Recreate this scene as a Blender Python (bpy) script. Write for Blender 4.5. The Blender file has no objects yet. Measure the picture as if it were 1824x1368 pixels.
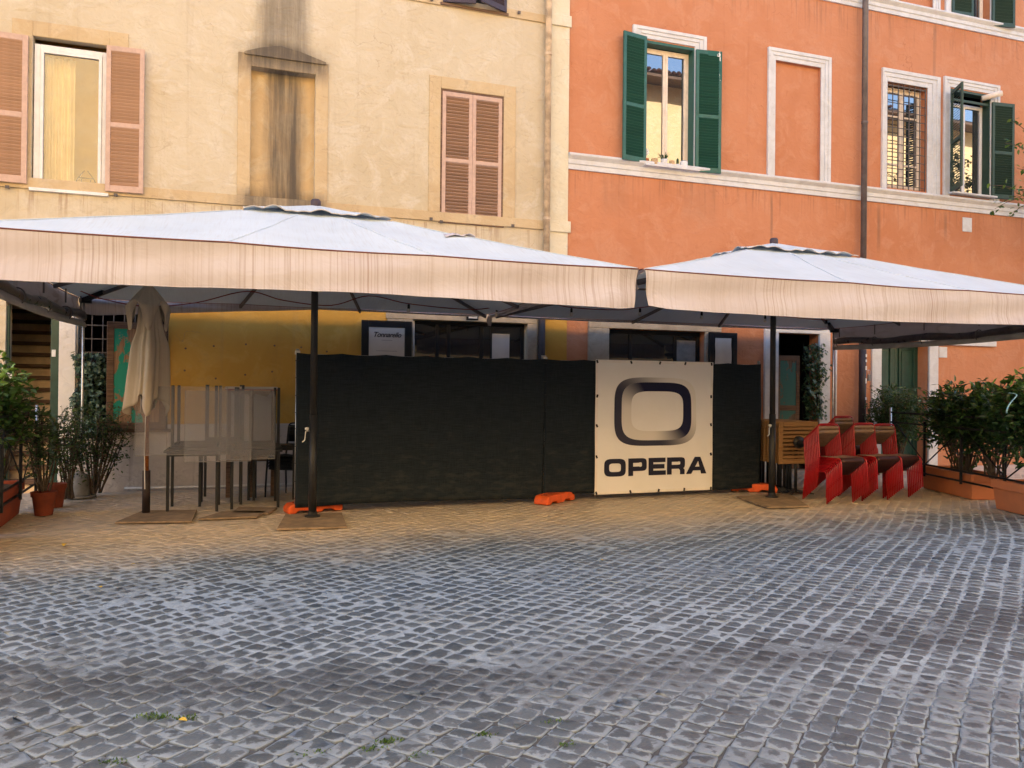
import bpy, bmesh, math, random
import numpy as np
from mathutils import Vector, Matrix

random.seed(7); rng = np.random.default_rng(7)
SC = bpy.context.scene
COL = SC.collection
R = math.radians

# ------------------------------------------------------------------ camera
FPX, CX, CY = 1370.0, 912.0, 684.0            # focal length and centre in photo pixels (1824 x 1368)
YAW, PITCH, ROLL = R(18.5), R(0.25), 0.010
EYE = Vector((0, 0, 1.6))
_f0 = Vector((math.sin(YAW), math.cos(YAW), 0)); _z = Vector((0, 0, 1)); _r0 = Vector((math.cos(YAW), -math.sin(YAW), 0))
FWD = _f0*math.cos(PITCH) + _z*math.sin(PITCH)
_u0 = _z*math.cos(PITCH) - _f0*math.sin(PITCH)
RGT = _r0*math.cos(ROLL) + _u0*math.sin(ROLL)
UPV = _u0*math.cos(ROLL) - _r0*math.sin(ROLL)
cam = bpy.data.cameras.new('camera'); camo = bpy.data.objects.new('camera', cam); COL.objects.link(camo)
cam.sensor_width = 36; cam.lens = FPX/1824*36; cam.clip_end = 2000; cam.clip_start = 0.05
camo.matrix_world = Matrix(((RGT.x, UPV.x, -FWD.x, EYE.x), (RGT.y, UPV.y, -FWD.y, EYE.y), (RGT.z, UPV.z, -FWD.z, EYE.z), (0, 0, 0, 1)))
SC.camera = camo

# ------------------------------------------------------------------ light: the sun stands behind the houses, the street is in open shade
SUN_EL, SUN_AZ = 40.0, -8.0      # azimuth measured from +Y towards +X
world = bpy.data.worlds.new('World'); SC.world = world; world.use_nodes = True
wt = world.node_tree; wt.nodes.clear()
sky = wt.nodes.new('ShaderNodeTexSky'); sky.sky_type = 'NISHITA'; sky.sun_disc = False
sky.sun_elevation = R(SUN_EL); sky.sun_rotation = R(SUN_AZ); sky.air_density = 1.0; sky.dust_density = 1.2; sky.ozone_density = 1.0
bg = wt.nodes.new('ShaderNodeBackground'); bg.inputs['Strength'].default_value = 0.15
wo = wt.nodes.new('ShaderNodeOutputWorld')
wt.links.new(sky.outputs[0], bg.inputs[0]); wt.links.new(bg.outputs[0], wo.inputs[0])
sun = bpy.data.lights.new('sun', 'SUN'); sun.energy = 5.0; sun.angle = R(0.53); sun.color = (1.0, 0.95, 0.88)
suno = bpy.data.objects.new('sun', sun); COL.objects.link(suno)
_sd = Vector((math.sin(R(SUN_AZ))*math.cos(R(SUN_EL)), math.cos(R(SUN_AZ))*math.cos(R(SUN_EL)), math.sin(R(SUN_EL))))
suno.rotation_euler = _sd.to_track_quat('Z', 'Y').to_euler(); suno.location = (0, 40, 40)
SC.view_settings.view_transform = 'Standard'; SC.view_settings.look = 'None'
SC.view_settings.exposure = 2.35; SC.view_settings.gamma = 1.0; SC.view_settings.use_curve_mapping = False
SC.render.engine = 'CYCLES'
cy = SC.cycles
cy.max_bounces = 8; cy.diffuse_bounces = 5; cy.glossy_bounces = 4; cy.transparent_max_bounces = 12; cy.transmission_bounces = 6
cy.caustics_reflective = False; cy.caustics_refractive = False; cy.use_denoising = True; cy.sample_clamp_indirect = 6.0

# ------------------------------------------------------------------ pixel helpers: a pixel is a direction, the plane it meets gives the distance
D = 12.65                                        # street front of both houses
def ray(px, py): return FWD + RGT*((px-CX)/FPX) - UPV*((py-CY)/FPX)
def on_y(px, py, y=D):
    d = ray(px, py); k = y/d.y; return EYE + d*k
def on_ground(px, py, z=0.0):
    d = ray(px, py); k = (z-EYE.z)/d.z; return EYE + d*k
def rect(px0, py0, px1, py1, y=D):
    mx, my = (px0+px1)/2, (py0+py1)/2
    return on_y(px0, my, y).x, on_y(px1, my, y).x, on_y(mx, py1, y).z, on_y(mx, py0, y).z   # x0 x1 z0 z1

# ------------------------------------------------------------------ materials
class NT:
    def __init__(s, name, rough=0.8, spec=0.3):
        s.m = bpy.data.materials.new(name); s.m.use_nodes = True; s.t = s.m.node_tree
        s.b = s.t.nodes['Principled BSDF']; s.b.inputs['Roughness'].default_value = rough
        s.b.inputs['Specular IOR Level'].default_value = spec
        s._obj = None; s._pos = None
    def n(s, typ, **kw):
        x = s.t.nodes.new(typ)
        for k, v in kw.items(): setattr(x, k, v)
        return x
    def put(s, sock, v):
        if hasattr(v, 'is_linked') or isinstance(v, bpy.types.NodeSocket): s.t.links.new(v, sock)
        elif isinstance(v, (tuple, list)) and len(v) == 3 and sock.type == 'RGBA': sock.default_value = (*v, 1)
        else: sock.default_value = v
    def obj(s):
        if s._obj is None: s._obj = s.n('ShaderNodeTexCoord').outputs['Object']
        return s._obj
    def pos(s):
        if s._pos is None: s._pos = s.n('ShaderNodeNewGeometry').outputs['Position']
        return s._pos
    def rnd(s): return s.n('ShaderNodeObjectInfo').outputs['Random']
    def map(s, v, scale=(1, 1, 1), loc=(0, 0, 0)):
        x = s.n('ShaderNodeMapping'); s.put(x.inputs['Vector'], v); x.inputs['Scale'].default_value = scale; x.inputs['Location'].default_value = loc
        return x.outputs[0]
    def noise(s, v, scale=5, detail=4, rough=0.55, dist=0.0):
        x = s.n('ShaderNodeTexNoise'); s.put(x.inputs['Vector'], v); x.inputs['Scale'].default_value = scale
        x.inputs['Detail'].default_value = detail; x.inputs['Roughness'].default_value = rough; x.inputs['Distortion'].default_value = dist
        return x.outputs['Fac']
    def math(s, op, a, b=0.0, c=0.0, clamp=False):
        x = s.n('ShaderNodeMath', operation=op); x.use_clamp = clamp
        s.put(x.inputs[0], a); s.put(x.inputs[1], b); s.put(x.inputs[2], c); return x.outputs[0]
    def mul(s, a, b): return s.math('MULTIPLY', a, b)
    def add(s, a, b): return s.math('ADD', a, b)
    def step(s, v, lo, hi, a=0.0, b=1.0):
        x = s.n('ShaderNodeMapRange', interpolation_type='SMOOTHSTEP'); s.put(x.inputs['Value'], v)
        x.inputs['From Min'].default_value = lo; x.inputs['From Max'].default_value = hi
        x.inputs['To Min'].default_value = a; x.inputs['To Max'].default_value = b; return x.outputs['Result']
    def mix(s, a, b, f, mode='MIX'):
        x = s.n('ShaderNodeMix', data_type='RGBA', blend_type=mode)
        s.put(x.inputs[0], f); s.put(x.inputs[6], a); s.put(x.inputs[7], b); return x.outputs[2]
    def xyz(s, v):
        x = s.n('ShaderNodeSeparateXYZ'); s.put(x.inputs[0], v); return x.outputs
    def attr(s, name):
        return s.n('ShaderNodeAttribute', attribute_name=name).outputs
    def bump(s, h, strength=0.3, dist=0.01):
        x = s.n('ShaderNodeBump'); s.put(x.inputs['Height'], h); x.inputs['Strength'].default_value = strength; x.inputs['Distance'].default_value = dist
        s.t.links.new(x.outputs[0], s.b.inputs['Normal'])
    def col(s, c): s.put(s.b.inputs['Base Color'], c)
    def rough(s, r): s.put(s.b.inputs['Roughness'], r)

def simple(name, c, rough=0.6, var=0.25, scale=6.0, bump=0.0, metal=0.0, spec=0.3, per_obj=0.0):
    t = NT(name, rough, spec); t.b.inputs['Metallic'].default_value = metal
    f = t.noise(t.obj(), scale, 5, 0.6)
    dark = tuple(x*(1-var) for x in c); lite = tuple(min(1, x*(1+var*0.7)) for x in c)
    cc = t.mix(dark, lite, t.step(f, 0.3, 0.7))
    if per_obj:
        cc = t.mix(cc, t.mix(tuple(x*(1-per_obj) for x in c), tuple(min(1, x*(1+per_obj)) for x in c), t.rnd()), 0.5)
    t.col(cc); t.rough(t.step(f, 0.2, 0.8, rough*0.85, min(1, rough*1.15)))
    if bump: t.bump(t.noise(t.obj(), scale*5, 4, 0.6), bump, 0.004)
    return t.m

M = {}
# painted, weathered plaster
def plaster(name, base, dark, patch, dirt=(0.16, 0.13, 0.10), stain=None, streak_z=None, dirt_amt=0.6, bumps=0.35):
    t = NT(name, 0.92, 0.12); o = t.obj()
    big = t.noise(o, 0.55, 6, 0.62, 0.5); mid = t.noise(o, 2.2, 5, 0.60, 0.9); fine = t.noise(o, 22, 5, 0.6)
    c = t.mix(base, dark, t.step(big, 0.42, 0.68))
    c = t.mix(c, patch, t.mul(t.step(mid, 0.48, 0.64), 0.8))
    lum = t.noise(t.map(o, (1, 1, 1.6)), 5.5, 6, 0.7, 1.4); c = t.mix(c, dirt, t.mul(t.mul(t.step(lum, 0.54, 0.70), t.step(t.noise(o, 0.45, 4, 0.6, 0.3), 0.40, 0.60)), 0.34*dirt_amt))
    c = t.mix(c, dirt, t.mul(t.step(t.add(t.mul(mid, 0.65), t.mul(fine, 0.35)), 0.53, 0.70), 0.30*dirt_amt))
    # rain streaks
    st = t.noise(t.map(o, (5.5, 1, 0.22)), 1.0, 5, 0.65)
    c = t.mix(c, dirt, t.mul(t.step(st, 0.56, 0.75), 0.26*dirt_amt))
    # hairline cracks
    v = t.n('ShaderNodeTexVoronoi', feature='DISTANCE_TO_EDGE'); t.put(v.inputs['Vector'], t.map(o, (1, 1, 1)))
    wob = t.n('ShaderNodeVectorMath', operation='ADD'); t.put(wob.inputs[0], o)
    nz = t.n('ShaderNodeTexNoise'); t.put(nz.inputs['Vector'], o); nz.inputs['Scale'].default_value = 1.7; nz.inputs['Detail'].default_value = 5
    t.put(wob.inputs[1], nz.outputs['Color']); t.put(v.inputs['Vector'], wob.outputs[0]); v.inputs['Scale'].default_value = 0.9
    cr = t.mul(t.step(v.outputs['Distance'], 0.0, 0.006, 1.0, 0.0), t.step(t.noise(o, 0.8, 3), 0.52, 0.6))
    c = t.mix(c, dirt, t.mul(cr, 0.45))
    if stain:                                    # soot and water stains with a place of their own on the wall
        x, y, z = t.xyz(o)
        for (cx, w, z0, z1, amt) in stain:
            wx = t.add(x, t.mul(t.add(t.noise(t.map(o, (2, 1, 0.5)), 1.6, 4, 0.6), -0.5), 0.5*w))
            gx = t.step(t.math('ABSOLUTE', t.add(wx, -cx)), 0.45*w, w, 1.0, 0.0)
            lo = t.step(z, z0-0.25, z0+0.25); hi = t.step(z, z1-0.15, z1+0.1, 1.0, 0.0)
            s2 = t.noise(t.map(o, (5, 1, 0.30)), 1.2, 6, 0.72)
            f = t.mul(t.mul(gx, t.mul(lo, hi)), t.step(s2, 0.30, 0.66, 0.38, 1.0))
            c = t.mix(c, (0.10, 0.085, 0.07), t.mul(f, amt))
    if streak_z is not None:                     # dirty drips below a ledge at this height
        x, y, z = t.xyz(o)
        for (zz, ln) in streak_z:
            d = t.noise(t.map(o, (14, 1, 0.6)), 1.0, 4, 0.7)
            zf = t.mul(t.step(z, zz-ln, zz-0.02), t.step(z, zz-0.01, zz+0.01, 1.0, 0.0))
            c = t.mix(c, (0.22, 0.11, 0.07), t.mul(t.mul(zf, t.step(d, 0.5, 0.66)), 0.5))
    t.col(c)
    t.bump(t.add(t.add(t.mul(mid, 1.0), t.mul(t.noise(t.map(o, (1, 1, 1.5)), 3.6, 3, 0.5, 1.2), 0.9)), t.mul(fine, 0.10)), bumps, 0.06)
    return t.m

def stone(name, c1, c2, c3):
    t = NT(name, 0.85, 0.2); o = t.obj()
    a = t.noise(o, 3.0, 8, 0.7, 0.6); b = t.noise(t.map(o, (4, 4, 18)), 2.2, 6, 0.7)
    c = t.mix(c1, c2, t.step(a, 0.35, 0.7)); c = t.mix(c, c3, t.mul(t.step(b, 0.56, 0.74), 0.5))
    t.col(c); t.bump(t.add(a, t.mul(b, 0.6)), 0.4, 0.02); return t.m

def fabric(name, c1, c2, streak=0.0, sc=(0.24, 0.16, 0.12), trans=0.0, wrinkle=0.3):
    t = NT(name, 0.9, 0.1); o = t.obj()
    a = t.noise(o, 1.1, 5, 0.6); c = t.mix(c1, c2, t.step(a, 0.35, 0.68))
    if streak:
        s1 = t.noise(t.map(o, (26, 2, 0.03)), 1.0, 2, 0.6); s2 = t.noise(t.map(o, (70, 3, 0.05)), 1.0, 1, 0.5); s3 = t.noise(t.map(o, (1.4, 1.4, 0.1)), 1.0, 3, 0.6)
        f = t.mul(t.add(t.mul(t.step(s1, 0.48, 0.72), 0.6), t.mul(t.step(s2, 0.52, 0.70), 0.7)), t.step(s3, 0.3, 0.62, 0.25, 1.0))
        c = t.mix(c, sc, t.mul(f, streak))
    t.col(c)
    t.bump(t.noise(o, 3.5, 4, 0.55, 0.8), wrinkle, 0.03)
    if trans:
        tr = t.n('ShaderNodeBsdfTranslucent'); t.put(tr.inputs[0], c)
        mx = t.n('ShaderNodeMixShader'); mx.inputs[0].default_value = trans
        t.t.links.new(t.b.outputs[0], mx.inputs[1]); t.t.links.new(tr.outputs[0], mx.inputs[2])
        t.t.links.new(mx.outputs[0], t.t.nodes['Material Output'].inputs['Surface'])
    return t.m

def peeling(name, paint, wood, under, thr=0.5):
    t = NT(name, 0.75, 0.2); o = t.obj()
    a = t.noise(t.map(o, (1.6, 1.6, 1.0)), 1.7, 7, 0.62, 0.4); g = t.noise(t.map(o, (30, 30, 1.2)), 1.5, 4, 0.6)
    w = t.mix(wood, under, t.step(g, 0.4, 0.65))
    c = t.mix(w, paint, t.step(a, thr-0.015, thr+0.015)); t.col(c)
    t.bump(t.add(t.step(a, thr-0.015, thr+0.015), t.mul(g, 0.4)), 0.3, 0.006); return t.m

def glass_dark(name, tint=(0.02, 0.022, 0.025), refl=0.17, see=0.0):
    """coated double glazing: mirrors part of the light, shows the dark room (see > 0) with the rest"""
    t = NT(name, 0.05, 0.3); t.col(tint)
    g = t.n('ShaderNodeBsdfGlossy'); g.inputs['Roughness'].default_value = 0.008; g.inputs['Color'].default_value = (0.95, 0.97, 1.0, 1)
    bm_ = t.n('ShaderNodeBump'); bm_.inputs['Strength'].default_value = 0.03; bm_.inputs['Distance'].default_value = 0.02; t.put(bm_.inputs['Height'], t.noise(t.obj(), 1.4, 1)); t.t.links.new(bm_.outputs[0], g.inputs['Normal'])
    under = t.b.outputs[0]
    if see:
        tr = t.n('ShaderNodeBsdfTransparent'); m0 = t.n('ShaderNodeMixShader'); m0.inputs[0].default_value = see
        t.t.links.new(under, m0.inputs[1]); t.t.links.new(tr.outputs[0], m0.inputs[2]); under = m0.outputs[0]
    fr = t.n('ShaderNodeFresnel'); fr.inputs['IOR'].default_value = 1.5
    mx = t.n('ShaderNodeMixShader'); t.put(mx.inputs[0], t.math('ADD', fr.outputs[0], refl, clamp=True))
    t.t.links.new(under, mx.inputs[1]); t.t.links.new(g.outputs[0], mx.inputs[2]); t.t.links.new(mx.outputs[0], t.t.nodes['Material Output'].inputs['Surface'])
    return t.m

def leafmat(name, c1, c2, c3, rough=0.4, trans=0.25):
    t = NT(name, rough, 0.45); a = t.attr('tone')
    f = a['Fac']
    c = t.mix(t.mix(c1, c2, t.step(f, 0.0, 0.7)), c3, t.step(f, 0.75, 1.0)); t.col(c)
    tr = t.n('ShaderNodeBsdfTranslucent'); t.put(tr.inputs[0], t.mix(c, (0.25, 0.4, 0.05), 0.3))
    mx = t.n('ShaderNodeMixShader'); mx.inputs[0].default_value = trans
    t.t.links.new(t.b.outputs[0], mx.inputs[1]); t.t.links.new(tr.outputs[0], mx.inputs[2])
    t.t.links.new(mx.outputs[0], t.t.nodes['Material Output'].inputs['Surface'])
    return t.m

def leafmat_obj(name, c1, c2, rough=0.4):
    t = NT(name, rough, 0.45); t.col(t.mix(c1, c2, t.rnd())); return t.m

def slatwood(name, c1, c2, rough=0.55):
    t = NT(name, rough, 0.3); o = t.obj(); r = t.rnd()
    off = t.n('ShaderNodeVectorMath', operation='ADD'); t.put(off.inputs[0], o); cb = t.n('ShaderNodeCombineXYZ'); t.put(cb.inputs[2], t.mul(r, 30)); t.put(off.inputs[1], cb.outputs[0])
    g = t.noise(t.map(off.outputs[0], (2.5, 40, 40)), 1.4, 5, 0.6, 0.5)
    c = t.mix(c1, c2, t.step(g, 0.35, 0.68)); c = t.mix(c, tuple(x*0.6 for x in c1), t.mul(r, 0.35)); t.col(c); t.bump(g, 0.15, 0.003); return t.m

M['plaster_yellow_plain'] = None
M['travertine'] = stone('travertine', (0.42, 0.36, 0.285), (0.30, 0.25, 0.195), (0.12, 0.10, 0.08))
M['marble_white'] = stone('white_stone', (0.62, 0.625, 0.64), (0.53, 0.52, 0.52), (0.38, 0.34, 0.31))
M['plinth'] = plaster('plinth_plaster', (0.50, 0.45, 0.42), (0.40, 0.35, 0.32), (0.55, 0.50, 0.46), dirt=(0.10, 0.09, 0.085), dirt_amt=1.6)
M['ochre_board'] = plaster('ochre_paint', (0.52, 0.29, 0.06), (0.45, 0.24, 0.045), (0.56, 0.33, 0.08), dirt_amt=0.5, bumps=0.12)
M['pilaster_white'] = plaster('white_limewash', (0.74, 0.70, 0.66), (0.64, 0.59, 0.55), (0.78, 0.74, 0.70), dirt_amt=0.8)
M['white_paint'] = simple('white_frame_paint', (0.68, 0.67, 0.67), 0.45, 0.08, 9)
M['cream_paint'] = simple('cream_frame_paint', (0.72, 0.62, 0.52), 0.5, 0.1, 9)
M['pink_shutter'] = simple('salmon_shutter_paint', (0.50, 0.345, 0.275), 0.6, 0.10, 14, 0.15)
M['pink_slat'] = simple('salmon_slat_paint', (0.45, 0.285, 0.20), 0.6, 0.12, 10, 0.1, per_obj=0.12)
M['green_shutter'] = simple('bottle_green_paint', (0.026, 0.105, 0.088), 0.42, 0.16, 12, 0.12)
M['green_slat'] = simple('bottle_green_slat', (0.016, 0.074, 0.056), 0.42, 0.16, 10, 0.08, per_obj=0.18)
M['green_peel'] = peeling('flaked_green_paint', (0.8, 0.78, 0.74), (0.026, 0.105, 0.088), (0.026, 0.105, 0.088), 0.56)
M['olive_shutter'] = simple('dull_green_paint', (0.030, 0.062, 0.048), 0.5, 0.15, 12, 0.12)
M['olive_slat'] = simple('dull_green_slat', (0.022, 0.048, 0.036), 0.5, 0.15, 12, 0.1, per_obj=0.15)
M['plum_shutter'] = simple('plum_paint', (0.055, 0.042, 0.060), 0.5, 0.15, 12, 0.1)
M['door_green'] = simple('door_green_paint', (0.010, 0.045, 0.034), 0.35, 0.2, 9, 0.08, spec=0.5)
M['wood_old'] = slatwood('weathered_wood', (0.20, 0.12, 0.075), (0.10, 0.06, 0.04), 0.8)
M['turq_peel'] = peeling('peeling_turquoise', (0.03, 0.30, 0.22), (0.36, 0.22, 0.13), (0.24, 0.14, 0.085), 0.50)
M['turq_door'] = peeling('faded_turquoise', (0.065, 0.17, 0.15), (0.20, 0.14, 0.095), (0.11, 0.075, 0.05), 0.48)
M['iron_dark'] = simple('dark_iron', (0.018, 0.017, 0.018), 0.5, 0.25, 20, 0.1, metal=0.3)
M['iron_grille'] = simple('grille_iron', (0.10, 0.085, 0.08), 0.65, 0.3, 20, 0.1)
M['steel'] = simple('galvanised_steel', (0.55, 0.55, 0.55), 0.38, 0.2, 14, 0.05, metal=0.8)
M['pole_black'] = simple('black_powder_coat', (0.022, 0.022, 0.024), 0.42, 0.2, 8, 0.05)
M['downpipe_beige'] = simple('beige_downpipe', (0.50, 0.38, 0.26), 0.6, 0.35, 5, 0.1)
M['downpipe_brown'] = simple('grey_brown_downpipe', (0.13, 0.105, 0.10), 0.45, 0.2, 6, 0.05, metal=0.2)
M['castiron'] = simple('cast_iron_brown', (0.035, 0.024, 0.024), 0.5, 0.3, 10, 0.1)
M['black_frame'] = simple('black_joinery', (0.010, 0.011, 0.014), 0.4, 0.2, 8)
M['paper'] = simple('paper', (0.55, 0.50, 0.45), 0.8, 0.05, 6)
M['ink'] = simple('print_ink', (0.03, 0.02, 0.02), 0.8, 0.05, 6)
M['room_dark'] = simple('dark_interior', (0.03, 0.026, 0.022), 0.9, 0.3, 1.0)
M['room_wall'] = simple('hall_plaster', (0.66, 0.58, 0.48), 0.9, 0.15, 1.5)
M['step'] = simple('worn_step', (0.76, 0.58, 0.38), 0.8, 0.25, 3, 0.1)
M['glass'] = glass_dark('window_glass')
M['glass_clear'] = glass_dark('window_glass_clear', (0.03, 0.03, 0.03), 0.02, 0.92)
M['glass_door'] = glass_dark('door_glass', (0.012, 0.012, 0.012), 0.0)
M['room_reflection'] = simple('reflected_ochre', (0.66, 0.44, 0.16), 0.9, 0.15, 1.5)  # ochre painted in for the sunlit wall mirrored in the left pane
M['curtain'] = simple('sheer_curtain', (0.80, 0.66, 0.38), 0.9, 0.1, 3)  # yellow tint carries the same mirrored sunlight
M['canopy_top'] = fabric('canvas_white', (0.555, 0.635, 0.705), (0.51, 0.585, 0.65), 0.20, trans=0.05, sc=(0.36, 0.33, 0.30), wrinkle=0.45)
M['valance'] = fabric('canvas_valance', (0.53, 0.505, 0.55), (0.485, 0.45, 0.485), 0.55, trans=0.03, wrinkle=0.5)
M['beige_cloth'] = fabric('parasol_cloth', (0.56, 0.48, 0.38), (0.46, 0.39, 0.30), 0.15, trans=0.1, wrinkle=0.4)
M['piping'] = simple('rust_piping', (0.16, 0.06, 0.045), 0.8, 0.2, 10)
M['curtain_roll'] = simple('rolled_plastic', (0.085, 0.068, 0.072), 0.3, 0.35, 6, 0.5, spec=0.5)
M['strap'] = simple('grey_strap', (0.16, 0.14, 0.14), 0.7, 0.2, 10)
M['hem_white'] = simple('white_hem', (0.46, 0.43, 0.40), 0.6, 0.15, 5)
M['orange_foot'] = simple('orange_plastic', (0.72, 0.11, 0.022), 0.5, 0.15, 12, 0.1, spec=0.4)
def _cloth():
    t = NT('shade_net', 0.85, 0.15); o = t.obj(); x, y, z = t.xyz(o)
    w = t.noise(t.map(o, (6, 6, 160)), 1.0, 2, 0.5); big = t.noise(o, 1.1, 4, 0.6); up = t.noise(t.map(o, (160, 160, 6)), 1.0, 2, 0.5)
    c = t.mix((0.009, 0.0135, 0.019), (0.018, 0.025, 0.033), t.step(t.add(t.mul(w, 0.6), t.mul(up, 0.4)), 0.35, 0.65))
    d = t.noise(t.map(o, (3, 3, 9)), 1.4, 6, 0.7)
    c = t.mix(c, (0.036, 0.040, 0.040), t.mul(t.step(t.add(d, t.mul(z, -0.16)), 0.40, 0.60), 0.6))
    t.col(c); t.bump(t.add(w, t.mul(big, 1.5)), 0.3, 0.01); return t.m
M['net'] = _cloth()
M['banner'] = fabric('banner_vinyl', (0.84, 0.82, 0.82), (0.80, 0.78, 0.77), 0.0, wrinkle=0.28)
M['banner_hem'] = simple('banner_hem', (0.82, 0.78, 0.74), 0.7, 0.06, 5)
def _ink():
    t = NT('banner_print', 0.7, 0.2); f = t.attr('ink')['Fac']
    t.col(t.mix((0.78, 0.74, 0.70), (0.012, 0.013, 0.045), f)); return t.m
M['print'] = _ink()
M['navy'] = simple('navy_print', (0.014, 0.015, 0.036), 0.7, 0.08, 6)
M['red_tube'] = simple('red_enamel', (0.36, 0.006, 0.011), 0.3, 0.12, 14, 0.03, spec=0.5, per_obj=0.1)
M['chair_wood'] = slatwood('chair_wood', (0.30, 0.20, 0.14), (0.20, 0.125, 0.085), 0.4)
M['chair_wood_dark'] = simple('dark_varnish', (0.045, 0.016, 0.014), 0.4, 0.2, 6)
M['teak'] = slatwood('teak_slats', (0.35, 0.19, 0.075), (0.24, 0.12, 0.045), 0.6)
M['terracotta'] = simple('terracotta', (0.47, 0.165, 0.075), 0.8, 0.18, 4, 0.1, per_obj=0.1)
M['terracotta_dark'] = simple('dark_clay', (0.20, 0.045, 0.022), 0.85, 0.3, 5, 0.15)
M['terracotta_red'] = simple('red_terracotta', (0.30, 0.062, 0.03), 0.8, 0.2, 4, 0.1)
M['soil'] = simple('soil', (0.05, 0.035, 0.025), 0.95, 0.3, 20, 0.5)
M['plate'] = simple('concrete_plate', (0.25, 0.18, 0.12), 0.85, 0.3, 7, 0.3)
M['cement'] = simple('cement_grey', (0.22, 0.21, 0.20), 0.85, 0.2, 8, 0.2)
M['wood_pole'] = slatwood('varnished_pole', (0.30, 0.105, 0.03), (0.18, 0.06, 0.02), 0.35)
M['cable_red'] = simple('red_cable', (0.20, 0.02, 0.02), 0.5, 0.1, 8)
M['bulb'] = simple('bulb_glass', (0.6, 0.58, 0.55), 0.15, 0.1, 8, spec=0.5)
M['cord_white'] = simple('white_cord', (0.66, 0.63, 0.58), 0.7, 0.1, 10)
M['bark'] = simple('bark', (0.085, 0.062, 0.045), 0.9, 0.3, 25, 0.5)
M['leaf_laurel'] = leafmat('laurel_leaf', (0.012, 0.034, 0.012), (0.040, 0.095, 0.020), (0.17, 0.30, 0.06))
M['leaf_laurel_big'] = leafmat_obj('laurel_leaf_single', (0.030, 0.080, 0.018), (0.16, 0.29, 0.055))
M['leaf_lime_big'] = leafmat_obj('lime_leaf_single', (0.07, 0.16, 0.025), (0.26, 0.42, 0.08))
M['leaf_ivy'] = leafmat('ivy_leaf', (0.030, 0.060, 0.040), (0.070, 0.120, 0.075), (0.20, 0.27, 0.20))
M['leaf_small'] = leafmat('box_leaf', (0.016, 0.040, 0.014), (0.045, 0.085, 0.025), (0.13, 0.19, 0.05))
M['leaf_lime'] = leafmat('bright_leaf', (0.022, 0.060, 0.012), (0.07, 0.15, 0.025), (0.20, 0.33, 0.06))
M['moss'] = leafmat('moss_blade', (0.03, 0.07, 0.01), (0.07, 0.14, 0.02), (0.16, 0.24, 0.05))
M['leaf_yellow'] = simple('yellow_leaf', (0.55, 0.38, 0.05), 0.7, 0.2, 20)
def _plexi():
    t = NT('clear_acrylic', 0.12, 0.5); t.col((0.30, 0.30, 0.34))
    tr = t.n('ShaderNodeBsdfTransparent'); mx = t.n('ShaderNodeMixShader'); mx.inputs[0].default_value = 0.20
    t.t.links.new(tr.outputs[0], mx.inputs[1]); t.t.links.new(t.b.outputs[0], mx.inputs[2])
    t.t.links.new(mx.outputs[0], t.t.nodes['Material Output'].inputs['Surface']); return t.m
M['plexi'] = _plexi()
M['sticker'] = simple('sticker_white', (0.7, 0.7, 0.7), 0.6, 0.1, 30)
M['tile_roof'] = simple('roof_tile', (0.30, 0.17, 0.10), 0.85, 0.3, 3, 0.3, per_obj=0.2)
M['red_plastic'] = simple('red_paint', (0.30, 0.03, 0.02), 0.5, 0.1, 10)
M['candle'] = simple('cork_brown', (0.48, 0.32, 0.17), 0.8, 0.3, 30, 0.2)
M['pot_white'] = simple('white_pot', (0.68, 0.68, 0.70), 0.5, 0.1, 12)
M['teal_plastic'] = simple('teal_plastic', (0.30, 0.52, 0.58), 0.4, 0.15, 10)

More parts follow.
